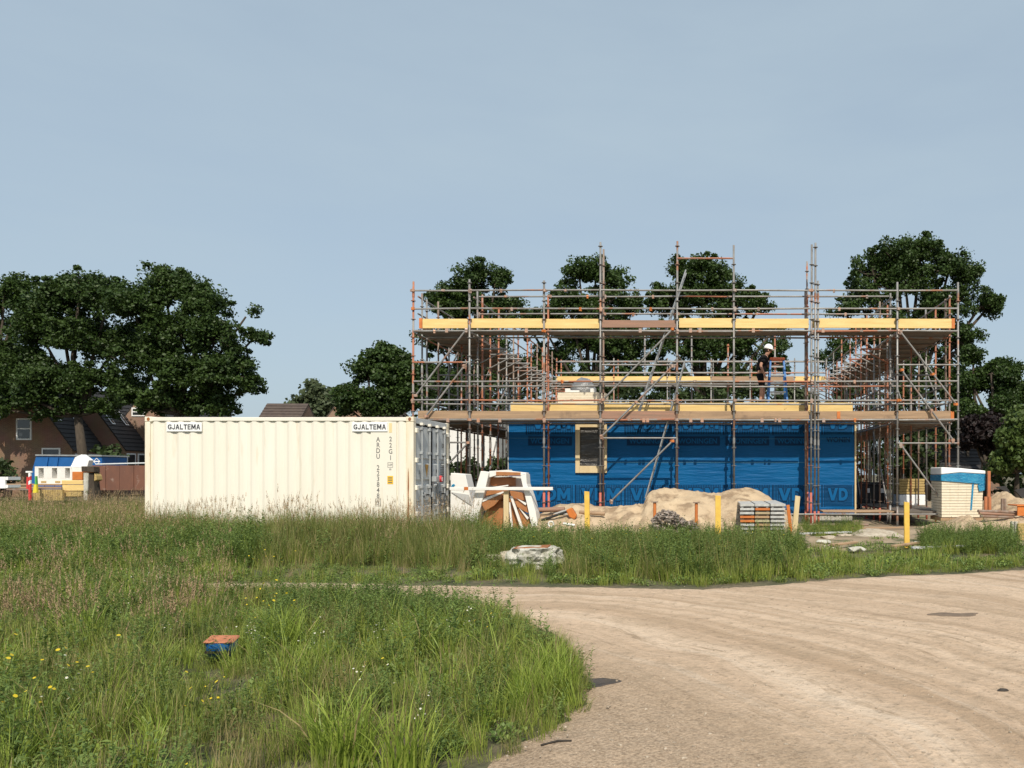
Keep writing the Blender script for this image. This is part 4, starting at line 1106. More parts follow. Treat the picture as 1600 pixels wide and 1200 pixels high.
for px, y0, y1, lab in ((1023, 785, 812, 'left'), (1088, 786, 822, 'right')):
    po = thing('prop_post', f'short orange post beside the coupler heap, {lab} of the two', 'post', tuple(P(px, y1 + 16, 17.3)))
    tube('shaft', (0, 0, 0), (0, 0, (y1 + 16 - y0) / F * 17.3), .037, M['orange_paint'], po)
    box('cap', -.075, .075, -.06, .06, (y1 + 16 - y0) / F * 17.3, (y1 + 16 - y0) / F * 17.3 + .02, M['rust_tube'], po)
# loose timber and steel left of the sand
for i, (p0_, p1_, D, r, mm, nm, lab) in enumerate((((846, 813), (893, 797), 18.4, .03, 'dark', 'pole', 'dark pole lying slanted beside the stair'), ((838, 797), (882, 795.5), 18.9, .06, 'red_board', 'beam', 'pinkish beam on the ground right of the stair'), ((838, 807), (905, 806), 18.8, .05, 'old_board', 'beam', 'weathered beam lying low right of the stair'), ((905, 800), (945, 803), 18.6, .045, 'old_board', 'beam', 'brown beam lying at the foot of the sand by the left yellow stake'), ((880, 818), (898, 821), 17.2, .03, 'white', 'pipe', 'short white pipe in the grass left of the yellow stake'))):
    tube(nm, P(*p0_, D), P(*p1_, D), r, M[mm], label=lab, cat=nm)
prism('sheet', [(864, 802.5), (880, 797), (899, 797), (884, 804)], 18.6, .06, M['fleece'], label='pale grey sheet leaning on beams beside the stair', cat='sheet')
prism('tarpaulin', [(884, 797), (893, 793), (901, 806), (897, 812), (889, 808)], 18.25, .15, M['plastic_orange'], bevel=.02, label='crumpled orange plastic beside the sand heap', cat='plastic')
bm = bmesh.new()
for k in range(14):
    t0 = 2 * math.pi * k / 14; t1 = 2 * math.pi * (k + 1) / 14
    bm_tube(bm, [(math.cos(t0) * .06, 0, math.sin(t0) * .06), (math.cos(t1) * .06, 0, math.sin(t1) * .06)], .02, 6)
q = finish(bm, 'pipe_ring', M['white'], label='white plastic ring in the grass right of the stair', cat='ring'); q.location = P(861, 819, 17.3)
# planks and debris lying on bare ground to the right
deb = [((1395, 858), (1452, 851), 'old_board', 'grey-brown plank at the foot of the right yellow stake'), ((1425, 861), (1530, 858), 'fleece', 'long pale lath on the ground right of the yellow stake'), ((1240, 838), (1330, 836), 'fleece', 'pale lath in the grass right of the stacked decks'), ((1300, 856), (1338, 852), 'old_board', 'short brown plank on the ground before the rubble'), ((1330, 829), (1420, 828), 'old_board', 'plank lying beneath the right platform')]
for a, c, mm, lab in deb:
    (xa, ya), (xb, yb) = G(*a), G(*c)
    L = math.hypot(xb - xa, yb - ya); an_ = math.atan2(yb - ya, xb - xa)
    o = box('plank', 0, L, -.05, .05, .02, .055, M[mm], bevel=.004, label=lab, cat='plank'); o.location = (xa, ya, .02); o.rotation_euler = (R(3), R(-.5), an_)
def lump(name, loc, sc, mat, seed, sub=3, amp=.3, flat=None, **kw):
    bm = bmesh.new(); bmesh.ops.create_icosphere(bm, subdivisions=sub, radius=1)
    for v in bm.verts:
        d = 1 + amp * mnoise.fractal(v.co * 1.6 + Vector((seed, 0, 0)), 1, 2, 4) + amp * .4 * mnoise.cell(v.co * 2.4 + Vector((seed, 3, 1)))
        v.co *= d
        v.co = Vector((v.co.x * sc[0], v.co.y * sc[1], v.co.z * sc[2]))
        if flat is not None and v.co.z > flat: v.co.z = flat + (v.co.z - flat) * .12
    o = finish(bm, name, mat, smooth=False, **kw); o.location = loc; return o
wl = thing('concrete_block', 'broken pale concrete block with rusty top in the grass by the road', 'concrete block', tuple(P(835, 884, 12.0)))
q = lump('body', (0, 0, .13), (.40, .30, .30), M['concrete'], 4, 4, .34, .16); q.parent = wl
q = box('rusty_plate', -.28, .24, -.20, .2, .292, .305, M['rust'], wl, bevel=.004); q.rotation_euler = (0, R(-1.5), R(4))
for (px, py, s, lab) in ((770, 880, .13, 'pale rubble lump left of the concrete block'), (800, 882, .17, 'pale rubble lump touching the concrete block on its left'), (893, 884, .07, 'small rubble lump right of the concrete block')):
    X_, Y_ = G(px, py); lump('rubble_lump', (X_, Y_, s * .4), (s * 1.4, s, s * .8), M['rubble'], px, 3, .4, label=lab, cat='rubble')
for i in range(14):
    px = random.uniform(1255, 1470); py = random.uniform(834, 862)
    X_, Y_ = G(px, py); s = random.uniform(.03, .11)
    lump('rubble_lump', (X_, Y_, s * .3), (s * 1.6, s, s * .5), M['rubble'] if i % 3 else M['concrete'], i * 3.1, 2, .4, label='flat pale rubble lump on the bare ground before the right scaffold', cat='rubble', group='rubble scattered before the scaffold')
# road: wet patches, twig, stones
def patch_obj(name, px, py, wpx, hpx, mat, seed, label):
    D = GD(py); cx_, cy_ = G(px, py)
    rx = wpx / F * D / 2; ry = abs(GD(py - hpx / 2) - GD(py + hpx / 2)) / 2
    bm = bmesh.new(); vs = []
    c = bm.verts.new((cx_, cy_, road_surf(cx_, cy_) + .006))
    rings = []
    for rr in (.2, .4, .6, .8, .93, 1.0):
        ring = []
        for k in range(36):
            a_ = 2 * math.pi * k / 36
            q_ = rr * (1 + .30 * mnoise.noise(Vector((math.cos(a_) * 1.7 + seed, math.sin(a_) * 1.7, 0))) + .1 * mnoise.noise(Vector((math.cos(a_) * 6 + seed, math.sin(a_) * 6, 0))))
            xx_, yy_ = cx_ + rx * q_ * math.cos(a_), cy_ + ry * q_ * math.sin(a_)
            ring.append(bm.verts.new((xx_, yy_, road_surf(xx_, yy_) + (.006 if rr < .93 else (.004 if rr < 1 else -.01)))))
        rings.append(ring)
    for k in range(36):
        bm.faces.new((c, rings[0][k], rings[0][(k + 1) % 36]))
        for A_, B_ in zip(rings, rings[1:]): bm.faces.new((A_[k], B_[k], B_[(k + 1) % 36], A_[(k + 1) % 36]))
    return finish(bm, name, mat, smooth=True, label=label, cat='puddle')
patch_obj('wet_patch', 918, 1061, 100, 16, M['wet'], 2, 'dark wet patch on the road beside the tall grass corner')
patch_obj('wet_patch', 1490, 960, 78, 7, mk('damp_soil', (.20, .145, .10), (.14, .10, .07), 12, .8), 5, 'dark damp streak far on the road at right')
bm = bmesh.new()
tp = [G(845, 1160), G(858, 1157.5), G(872, 1157), G(893, 1159)]
bm_tube(bm, [(x_, y_, road_surf(x_, y_) + .008) for x_, y_ in tp], [.005, .006, .006, .004], 6)
finish(bm, 'twig', M['twig'], label='thin dark twig lying on the road near the grass', cat='twig')
X_, Y_ = G(1567, 1077); lump('stone', (X_, Y_, road_surf(X_, Y_) + .004), (.035, .02, .016), M['twig'], 2.2, 2, .3, label='dark stone on the road at far right', cat='stone')
bm = bmesh.new()
for k in range(900):
    for _ in range(8):
        px = random.uniform(720, 1640); py = 905 + 330 * random.random() ** .8
        x_, y_ = G(px, py)
        if inside(ROAD, np.array([x_]), np.array([y_]))[0]: break
    s = .003 + .009 * random.random() ** 4
    if (random.random() < .5): x_ += (-1.2 - x_) * .35 * random.random(); 
    mt = Matrix.Translation((x_, y_, road_z(x_, y_) - .007)) @ Matrix.Rotation(random.uniform(0, 6), 4, 'Z') @ Matrix.Diagonal((s * random.uniform(.8, 1.8), s, s * .8, 1))
    bmesh.ops.create_icosphere(bm, subdivisions=1, radius=1, matrix=mt)
finish(bm, 'gravel', M['stone'], label='loose pebbles scattered over the sandy road', cat='gravel', kind='stuff')
# blue and orange tub half hidden in the near grass
tub = thing('plastic_tub', 'blue plastic tub with orange rim half hidden in the near grass', 'tub', ((346 - CX) / F * 6.0, 6.0, .03), R(14))
tub.rotation_euler = (R(7), R(3), R(14))
tub.scale = (.88, .88, .62)
bm = bmesh.new()
vs0 = []
for k, (z, rx, ry) in enumerate(((0, .105, .08), (.16, .116, .09), (.20, .12, .095))):
    vs0.append([bm.verts.new((math.copysign(abs(math.cos(a_)) ** .6, math.cos(a_)) * rx, math.copysign(abs(math.sin(a_)) ** .6, math.sin(a_)) * ry, z)) for a_ in [2 * math.pi * q / 20 for q in range(20)]])
for A_, B_ in zip(vs0, vs0[1:]):
    for k in range(20): bm.faces.new((A_[k], A_[(k + 1) % 20], B_[(k + 1) % 20], B_[k]))
bm.faces.new(vs0[0][::-1])
finish(bm, 'body', mk('tub_blue', (.02, .14, .42), rough=.4), tub, smooth=True)
box('rim', -.118, .120, -.098, .098, .195, .222, mk('tub_orange', (.50, .19, .09), (.36, .13, .07), 20), tub, bevel=.012)
box('label_strip', -.10, .10, -.097, -.09, .07, .10, M['twig'], tub)
# ================================================================== on the first floor
FZ = 3.445
def pstack(name, label, cat, base):
    o = thing(name, label, cat, base); return o, Vector(base)
ps, p0 = pstack('panel_stack', 'stack of cream boards on the first floor left of the middle', 'board stack', (P(908, 0, 24.0).x, 24.0, FZ))
xa, xb = P(871, 0, 24.0).x, P(945, 0, 24.0).x
for k in range(6):
    box('board', xa - p0.x + random.uniform(-.01, .01), xb - p0.x, -.0, .9, k * .092, k * .092 + .088, M['block'], ps, bevel=.004)
wp = thing('wrapped_bundle', 'rounded bundle under grey plastic sheet on top of the cream boards', 'bundle', (P(911, 0, 24.5).x, 24.5, FZ + .555))
bm = bmesh.new(); bmesh.ops.create_uvsphere(bm, u_segments=36, v_segments=18, radius=1)
for v in bm.verts:
    d = 1 + .10 * mnoise.fractal(v.co * 2.2, 1, 2, 4)
    v.co = Vector((v.co.x * .42 * d, v.co.y * .35 * d, max(-.02, v.co.z) * .50 * d))
finish(bm, 'plastic_cover', M['film_clear'], wp, smooth=True)
for k, (dx_, w_, h_) in enumerate(((-.42, .16, .12), (.36, .14, .12), (-.2, .3, .06))):
    box('package', dx_ - w_ / 2, dx_ + w_ / 2, -.42, -.3, 0, h_, M['white'], wp, bevel=.01)
# step ladder
LD = 22.9
sl = thing('step_ladder', 'blue step ladder with orange top standing beside the worker', 'step ladder', (P(1214, 0, LD).x, LD, FZ))
zt = P(0, 563, LD).z - FZ
for s in (-1, 1):
    for y0, y1, mm in ((-.32, -.06, 'ladder_blue'), (.34, .06, 'ladder_blue')):
        bm = bmesh.new(); a = Vector((s * .285, y0, 0)); c = Vector((s * .195, y1, zt))
        for z_ in (0,): pass
        vs = []
        for p, q in ((a, 0), (c, 1)):
            vs.append([bm.verts.new((p.x + dx_, p.y + dy_, p.z)) for dx_, dy_ in ((-.026, -.035), (.026, -.035), (.026, .035), (-.026, .035))])
        for k in range(4): bm.faces.new((vs[0][k], vs[0][(k + 1) % 4], vs[1][(k + 1) % 4], vs[1][k]))
        bm.faces.new(vs[0][::-1]); bm.faces.new(vs[1])
        finish(bm, 'rail', M[mm], sl)
for k in range(5):
    f = (k + .6) / 5.4; x_ = .285 - .09 * f; y_ = -.32 + .26 * f
    box('step', -x_ + .028, x_ - .028, y_ - .05, y_ + .04, zt * f - .02, zt * f + .02, M['alu'], sl)
for k in (1, 3):
    f = (k + .6) / 5.4
    box('cross_bar', -.25, .25, .34 - .28 * f - .01, .34 - .28 * f + .01, zt * f - .012, zt * f + .012, M['alu'], sl)
box('ladder_top', -.225, .225, -.13, .13, zt - .01, zt + .06, M['ladder_orange'], sl, bevel=.012)
# access ladders in the stair bay
for (a, c, D, lab) in (((1072, 424), (998, 645), 21.35, 'upper aluminium ladder leaning in the middle scaffold bay'), ((1070, 566), (1009, 778), 21.40, 'lower aluminium ladder leaning in the middle scaffold bay')):
    A, B = P(*a, D), P(*c, D)
    ld = thing('access_ladder', lab, 'ladder', tuple(B))
    for dy_ in (-.17, .17):
        tube('rail', Vector((0, dy_, 0)), A - B + Vector((0, dy_, 0)), .022, M['alu'], ld, n=6)
    n_ = 12
    for k in range(n_):
        q = (A - B) * ((k + .5) / n_)
        tube('rung', q + Vector((0, -.17, 0)), q + Vector((0, .17, 0)), .014, M['alu'], ld, n=6)
# ------------------------------------------------ worker
WD = 22.75
wx = P(1191, 0, WD).x
wk = thing('person', 'worker in black shirt and shorts with white helmet bending beside the step ladder', 'person', (wx, WD, FZ))
def skin_body(name, joints, edges, radii, mat, parent, root=0, sub=2):
    me = bpy.data.meshes.new(name)
    me.from_pydata([Vector(j) for j in joints], edges, [])
    o = bpy.data.objects.new(name, me); C.objects.link(o)
    md = o.modifiers.new('skin', 'SKIN'); md.use_smooth_shade = True
    sv = me.skin_vertices[0].data
    for i, r_ in enumerate(radii):
        sv[i].radius = r_ if isinstance(r_, tuple) else (r_, r_)
        sv[i].use_root = (i == root)
    ms = o.modifiers.new('sub', 'SUBSURF'); ms.levels = sub; ms.render_levels = sub
    dg = bpy.context.evaluated_depsgraph_get()
    m2 = bpy.data.meshes.new_from_object(o.evaluated_get(dg))
    bpy.data.objects.remove(o)
    m2.materials.clear(); m2.materials.append(mat)
    m2.polygons.foreach_set('use_smooth', [True] * len(m2.polygons))
    q = bpy.data.objects.new(name, m2); return put(q, parent)
# faces +x; near (right) side is -y.  z up from the floor
J = {'pelvis': (-.06, 0, .96), 'belly': (-.03, 0, 1.12), 'chest': (.03, 0, 1.32), 'upchest': (.07, 0, 1.44), 'neck': (.125, 0, 1.51), 'headb': (.16, 0, 1.57), 'head': (.19, 0, 1.655), 'headt': (.185, 0, 1.74),
     'shR': (.05, -.19, 1.43), 'elR': (-.07, -.25, 1.17), 'wrR': (.03, -.25, .95), 'paR': (.055, -.245, .885),
     'shL': (.08, .19, 1.42), 'elL': (.20, .23, 1.20), 'wrL': (.38, .19, 1.24), 'paL': (.44, .18, 1.255),
     'hipR': (-.06, -.10, .90), 'knR': (-.02, -.115, .50), 'anR': (-.07, -.12, .10), 'hipL': (-.06, .10, .90), 'knL': (.05, .115, .50), 'anL': (.02, .12, .10)}
R_ = {'pelvis': (.15, .13), 'belly': (.15, .12), 'chest': (.17, .125), 'upchest': (.13, .1), 'neck': .058, 'headb': .07, 'head': .094, 'headt': .07, 'shR': .062, 'elR': .046, 'wrR': .032, 'paR': .036, 'shL': .062, 'elL': .046, 'wrL': .032, 'paL': .036, 'hipR': .092, 'knR': .062, 'anR': .042, 'hipL': .092, 'knL': .062, 'anL': .042}
names = list(J)
E = [('pelvis', 'belly'), ('belly', 'chest'), ('chest', 'upchest'), ('upchest', 'neck'), ('neck', 'headb'), ('headb', 'head'), ('head', 'headt'), ('upchest', 'shR'), ('shR', 'elR'), ('elR', 'wrR'), ('wrR', 'paR'), ('upchest', 'shL'), ('shL', 'elL'), ('elL', 'wrL'), ('wrL', 'paL'), ('pelvis', 'hipR'), ('hipR', 'knR'), ('knR', 'anR'), ('pelvis', 'hipL'), ('hipL', 'knL'), ('knL', 'anL')]
def add_fingers(pal, dirv, side, tag_):
    d = Vector(dirv).normalized(); s = Vector(side).normalized()
    for k, (off, ln_) in enumerate(((-.028, .062), (-.010, .075), (.010, .07), (.027, .055))):
        b0 = Vector(J[pal]) + s * off + d * .03
        for q, (f, curl) in enumerate(((.55, .008), (1.0, .026))):
            nm = f'{tag_}{k}{q}'; J[nm] = tuple(b0 + d * ln_ * f + Vector((curl, 0, 0))); R_[nm] = .0095 - q * .0015
            E.append((pal if q == 0 else f'{tag_}{k}0', nm))
    nm = f'{tag_}th'; J[nm] = tuple(Vector(J[pal]) + s * -.045 + d * .015 + Vector((.02, 0, 0))); R_[nm] = .011; E.append((pal, nm))
    nm2 = f'{tag_}th2'; J[nm2] = tuple(Vector(J[nm]) + d * .035); R_[nm2] = .009; E.append((nm, nm2))
add_fingers('paR', (.15, 0, -1), (1, 0, .15), 'fr'); add_fingers('paL', (1, 0, .1), (0, 1, 0), 'fl')
names = list(J); ix = {n_: i for i, n_ in enumerate(names)}
skin_body('body', [J[n_] for n_ in names], [(ix[a], ix[c]) for a, c in E], [R_[n_] for n_ in names], M['skin'], wk)
def garment(name, keys, edges, grow, mat, ext=None):
    pts = [J[k] if isinstance(k, str) else k[0] for k in keys]
    rad = []
    for k in keys:
        r_ = R_[k] if isinstance(k, str) else k[1]
        rad.append(tuple(q + grow for q in r_) if isinstance(r_, tuple) else r_ + grow)
    skin_body(name, pts, edges, rad, mat, wk)
midR = (tuple(Vector(J['shR']).lerp(Vector(J['elR']), .72)), .058); midL = (tuple(Vector(J['shL']).lerp(Vector(J['elL']), .72)), .058)
hem = ((-.055, 0, .99), (.155, .14))
garment('shirt', [hem, 'belly', 'chest', 'upchest', 'shR', midR, 'shL', midL], [(0, 1), (1, 2), (2, 3), (3, 4), (4, 5), (3, 6), (6, 7)], .045, M['cloth_black'])
kR = (tuple(Vector(J['hipR']).lerp(Vector(J['knR']), .86)), .078); kL = (tuple(Vector(J['hipL']).lerp(Vector(J['knL']), .86)), .078)
waist = ((-.055, 0, 1.0), (.115, .105))
garment('shorts', [waist, 'hipR', kR, 'hipL', kL], [(0, 1), (1, 2), (0, 3), (3, 4)], .014, M['cloth_black'])
for a_, nm in (('anR', 'boot'), ('anL', 'boot')):
    p = Vector(J[a_])
    skin_body(nm, [p + Vector((0, 0, .06)), p + Vector((-.01, 0, -.045)), p + Vector((.08, 0, -.06)), p + Vector((.17, 0, -.065))], [(0, 1), (1, 2), (2, 3)], [.058, .052, .05, .036], M['boot'], wk)
skin_body('nose', [(.268, 0, 1.655), (.292, 0, 1.635)], [(0, 1)], [.012, .016], M['skin'], wk, sub=1)
for s in (-1, 1):
    bm = bmesh.new(); bmesh.ops.create_uvsphere(bm, u_segments=8, v_segments=6, radius=.012, matrix=Matrix.Translation((.272, s * .034, 1.668)))
    finish(bm, 'eye', M['dark'], wk, smooth=True)
    bm = bmesh.new(); bmesh.ops.create_uvsphere(bm, u_segments=10, v_segments=8, radius=1, matrix=Matrix.Translation((.175, s * .093, 1.645)) @ Matrix.Diagonal((.018, .010, .030, 1)))
    finish(bm, 'ear', M['skin'], wk, smooth=True)
bm = bmesh.new(); bmesh.ops.create_uvsphere(bm, u_segments=10, v_segments=6, radius=1, matrix=Matrix.Translation((.268, 0, 1.60)) @ Matrix.Diagonal((.012, .026, .005, 1))); finish(bm, 'mouth', M['lock_red'], wk, smooth=True)
bm = bmesh.new(); bmesh.ops.create_uvsphere(bm, u_segments=14, v_segments=10, radius=1, matrix=Matrix.Translation((.165, 0, 1.665)) @ Matrix.Diagonal((.098, .096, .10, 1))); finish(bm, 'hair', M['hair'], wk, smooth=True)
bm = bmesh.new()
bmesh.ops.create_uvsphere(bm, u_segments=28, v_segments=16, radius=1)
for v in list(bm.verts):
    if v.co.z < -.05: v.co.z = -.05
    ridge = .05 if abs(v.co.y) < .2 and v.co.z > .3 else 0
    v.co = Vector((v.co.x * .142, v.co.y * .118, v.co.z * (.135 + ridge * .2)))
bmesh.ops.create_cone(bm, cap_ends=True, segments=28, radius1=1, radius2=.9, depth=.014, matrix=Matrix.Translation((.022, 0, -.006)) @ Matrix.Diagonal((.172, .130, 1, 1)))
hm = finish(bm, 'helmet', M['helmet'], wk, smooth=True); hm.location = (.185, 0, 1.705); hm.rotation_euler = (0, R(12), 0)

# ================================================================== trees
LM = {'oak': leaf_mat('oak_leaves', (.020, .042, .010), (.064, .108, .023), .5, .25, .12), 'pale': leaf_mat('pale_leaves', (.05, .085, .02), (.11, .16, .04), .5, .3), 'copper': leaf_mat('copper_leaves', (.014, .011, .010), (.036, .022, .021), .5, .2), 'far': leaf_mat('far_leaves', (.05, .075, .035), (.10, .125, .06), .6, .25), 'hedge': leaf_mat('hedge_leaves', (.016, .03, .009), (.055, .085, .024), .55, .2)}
def leaves_np(centers, per, spread, size, up=.35):
    """quads: bent leaf sprays round clump centres"""
    n = len(centers) * per
    c = np.repeat(np.asarray(centers), per, 0)
    dirs = rng.normal(size=(n, 3)); dirs /= np.linalg.norm(dirs, axis=1, keepdims=True)
    rad = rng.random(n) ** .5
    sp = np.repeat(np.asarray(spread).reshape(-1, 1) if np.ndim(spread) else np.full((len(centers), 1), spread), per, 0)
    pos = c + dirs * (rad[:, None] * sp) * np.array([1, 1, .72])
    nrm = rng.normal(size=(n, 3)) + dirs * .7 + np.array([0, 0, up]); nrm /= np.linalg.norm(nrm, axis=1, keepdims=True)
    u = np.cross(nrm, rng.normal(size=(n, 3))); u /= np.linalg.norm(u, axis=1, keepdims=True)
    v = np.cross(nrm, u)
    s = size * (.6 + .8 * rng.random(n))[:, None]
    a = pos - u * s * .5; b_ = pos + u * s * .5
    m1 = pos + v * s * .36 - nrm * s * .10; m2 = pos - v * s * .36 - nrm * s * .10
    V = np.stack([a, m1, b_, m2], 1).reshape(-1, 3)
    Fc = np.arange(n * 4).reshape(n, 4)
    ctint = np.repeat(rng.random(len(centers)), per)
    tint = np.repeat(np.clip(.55 * rng.random(n) + .45 * ctint, 0, 1), 4)
    return V, Fc, tint
def tree(name, label, base_px, D, blobs, mat='oak', trunk_r=.28, clumps=60, per=100, leaf=.16, spread=.52, group=None, lean=0.0, depth=1.0, shrub=False):
    bx = (base_px - CX) / F * D
    root = thing(name, label, 'tree' if not shrub else 'shrub', (bx, D, -.05), group=group)
    base = Vector((bx, D, -.05))
    cents = []; spr = []
    B = []
    for (px, py, r) in blobs:
        p = P(px, py, D); R0 = r / F * D
        p.y += random.uniform(-.35, .35) * R0 * depth
        B.append((p, R0))
    tot = sum(r_ ** 2 for _, r_ in B)
    N = clumps * len(B)
    limbs = []
    for p, R0 in B:
        k = max(10, int(1.45 * N * R0 ** 2 / tot))
        for _ in range(k):
            d = rng.normal(size=3); d /= np.linalg.norm(d)
            if d[2] < -.55: d[2] *= -.6
            rr = R0 * (.36 + .70 * rng.random() ** .8)
            q = np.array(p) + d * rr * np.array([1, depth, .92])
            if mnoise.noise(Vector(q) * .62) < -.20 - .16 * rng.random(): continue
            cents.append(q - np.array(base)); spr.append(spread * (.6 + .7 * rng.random()) * min(1, R0 / 1.6 + .35))
            if rng.random() < .16:      # a loose twig reaching out of the crown
                q2 = np.array(p) + d * R0 * (1.02 + .16 * rng.random()) * np.array([1, depth, .95])
                cents.append(q2 - np.array(base)); spr.append(spread * .42); limbs.append((p, Vector(q2)))
            if rng.random() < .22: limbs.append((p, Vector(q)))
    V, Fc, ti = leaves_np(np.array(cents), per, np.array(spr), leaf)
    cr = np_mesh('crown', V, Fc, [LM[mat]], tint=ti)
    put(bpy.data.objects.new('crown', cr), root)
    bm = bmesh.new()
    cx_ = sum((p.x * r_ for p, r_ in B)) / sum(r_ for _, r_ in B); topz = max(p.z + r_ for p, r_ in B); lowz = min(p.z - r_ for p, r_ in B)
    fork = base + Vector(((cx_ - bx) * .3 + lean, 0, max(.4, (lowz * .6 + topz * .4) * .62)))
    mid = base.lerp(fork, .5) + Vector((lean * .4 + random.uniform(-.1, .1), 0, 0))
    bm_tube(bm, [base - base, mid - base, fork - base], [trunk_r * 1.25, trunk_r, trunk_r * .72], 10)
    for p, R0 in B:
        m_ = fork.lerp(p, .5) + Vector((random.uniform(-.3, .3), random.uniform(-.3, .3), -.12 * R0))
        bm_tube(bm, [fork - base, m_ - base, p - base], [trunk_r * .5, trunk_r * .36, trunk_r * .2], 7)
    for p, q in limbs:
        m_ = p.lerp(q, .5) + Vector((0, 0, -.15))
        bm_tube(bm, [p - base, m_ - base, q - base], [trunk_r * .2, trunk_r * .13, .012], 5, cap=False)
    finish(bm, 'trunk', M['bark'], root)
    return root
# big trees on the left
tree('oak_tree', 'large dark oak cut by the left edge of the photo', -30, 46, [(-40, 500, 48), (10, 470, 34), (28, 448, 22), (-10, 560, 46), (20, 600, 40), (-60, 620, 50)], trunk_r=.25, clumps=48)
tree('oak_tree', 'large dark oak with visible trunk behind the blue skip', 141, 45, [(135, 462, 40), (95, 480, 40), (175, 470, 34), (60, 520, 42), (125, 530, 48), (180, 540, 40), (40, 580, 42), (90, 600, 42), (150, 600, 36), (60, 625, 32), (20, 615, 28), (198, 610, 30), (110, 635, 22), (165, 640, 20), (75, 648, 16), (0, 640, 22)], trunk_r=.25, lean=-.35, clumps=46)
tree('oak_tree', 'tall spreading dark oak above the cream container', 270, 44, [(250, 442, 32), (285, 455, 30), (220, 490, 44), (320, 480, 34), (275, 520, 48), (345, 530, 40), (384, 495, 20), (398, 525, 18), (230, 570, 46), (300, 590, 46), (360, 585, 42), (392, 605, 22), (270, 625, 32), (335, 632, 28), (205, 622, 24), (300, 642, 20), (240, 640, 18)], trunk_r=.25, clumps=44)
tree('oak_tree', 'small bushy tree left of the scaffold above the container', 588, 40, [(600, 565, 26), (575, 585, 26), (620, 590, 28), (560, 620, 26), (600, 630, 34), (640, 620, 30), (545, 638, 18), (630, 570, 16)], trunk_r=.2, clumps=50)
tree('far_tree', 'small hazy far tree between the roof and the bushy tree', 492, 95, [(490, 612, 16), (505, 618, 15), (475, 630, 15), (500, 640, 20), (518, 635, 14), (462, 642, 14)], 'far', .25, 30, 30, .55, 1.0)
# trees behind the scaffold
tree('oak_tree', 'dark tree behind the left end of the scaffold', 740, 48, [(748, 438, 32), (775, 440, 26), (715, 455, 22), (690, 480, 24), (740, 480, 42), (800, 480, 26), (690, 540, 36), (745, 540, 46), (665, 590, 34), (720, 605, 44), (780, 590, 44), (655, 620, 26)], trunk_r=.3, clumps=40)
tree('oak_tree', 'dark tree behind the scaffold left of the tallest tubes', 925, 48, [(930, 432, 30), (905, 432, 26), (960, 440, 24), (890, 480, 36), (945, 485, 44), (982, 478, 24), (850, 510, 36), (915, 540, 46), (970, 545, 44), (850, 570, 34), (900, 605, 40), (970, 605, 42), (820, 500, 22)], trunk_r=.26, clumps=38)
tree('oak_tree', 'wide dark tree behind the scaffold left of the worker', 1093, 48, [(1060, 430, 30), (1095, 430, 32), (1128, 435, 26), (1045, 470, 34), (1100, 475, 46), (1155, 470, 32), (1185, 480, 20), (1050, 540, 42), (1120, 545, 50), (1175, 535, 40), (1205, 520, 22), (1205, 570, 26), (1045, 600, 34), (1150, 600, 40), (1215, 550, 16)], trunk_r=.36, clumps=36)
tree('oak_tree', 'tallest dark tree behind the right end of the scaffold', 1425, 47, [(1400, 405, 36), (1440, 402, 36), (1362, 430, 36), (1415, 450, 50), (1480, 425, 34), (1510, 440, 28), (1345, 470, 34), (1470, 490, 46), (1530, 480, 30), (1550, 475, 18), (1320, 490, 22), (1380, 520, 46), (1500, 540, 40), (1310, 560, 30), (1420, 570, 48), (1340, 600, 34), (1480, 600, 36)], trunk_r=.34, clumps=38)
tree('oak_tree', 'dark tree at the right edge beyond the scaffold', 1540, 42, [(1545, 585, 30), (1570, 590, 30), (1525, 610, 30), (1585, 620, 26), (1550, 635, 36), (1520, 560, 18), (1512, 640, 22)], trunk_r=.25, clumps=52)
tree('copper_beech', 'dark purple-leaved small tree before the black roof', 1538, 37, [(1540, 675, 24), (1525, 690, 18), (1555, 700, 18), (1520, 665, 14), (1560, 670, 16)], 'copper', .14, 60, 40, .22, .45, shrub=False)
tree('leafy_shrub', 'bright green bush at the right edge of the photo', 1590, 34, [(1585, 690, 26), (1600, 660, 24), (1575, 720, 22), (1605, 720, 30), (1560, 732, 14)], 'pale', .12, 60, 44, .2, .45, shrub=True)
tree('leafy_shrub', 'light green bush glimpsed right of the scaffold', 1512, 44, [(1512, 660, 16), (1505, 640, 14), (1520, 650, 12)], 'pale', .12, 50, 40, .24, .5, shrub=True)
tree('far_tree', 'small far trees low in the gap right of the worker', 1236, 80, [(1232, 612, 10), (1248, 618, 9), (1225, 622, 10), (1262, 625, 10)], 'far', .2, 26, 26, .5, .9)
# hedges behind the site
def hedge(label, x0, x1, y0, y1, D, mat='hedge', dens=1.0, th=1.0, leaf=.24):
    xa, xb = (x0 - CX) / F * D, (x1 - CX) / F * D; zb, zt_ = max(0, P(0, y1, D).z), P(0, y0, D).z
    root = thing('hedge', label, 'hedge', ((xa + xb) / 2, D, 0))
    n = int(dens * (xb - xa) * (zt_ - zb) * 5)
    c = np.stack([rng.uniform(xa, xb, n) - (xa + xb) / 2, rng.uniform(-th, th, n), zb + (zt_ - zb) * rng.random(n) ** .8 * (.86 + .14 * rng.random(n))], 1)
    V, Fc, ti = leaves_np(c, 30, .42, leaf)
    put(bpy.data.objects.new('foliage', np_mesh('foliage', V, Fc, [LM[mat]], tint=ti)), root)
    bm = bmesh.new()
    for k in range(max(3, int((xb - xa) / 1.5))):
        x_ = xa + (xb - xa) * (k + .5) / max(3, int((xb - xa) / 1.5)) - (xa + xb) / 2
        bm_tube(bm, [(x_, 0, 0), (x_ + .1, .1, zt_ * .5), (x_ - .1, 0, zt_ * .85)], [.07, .05, .02], 6)
    finish(bm, 'stems', M['bark'], root)
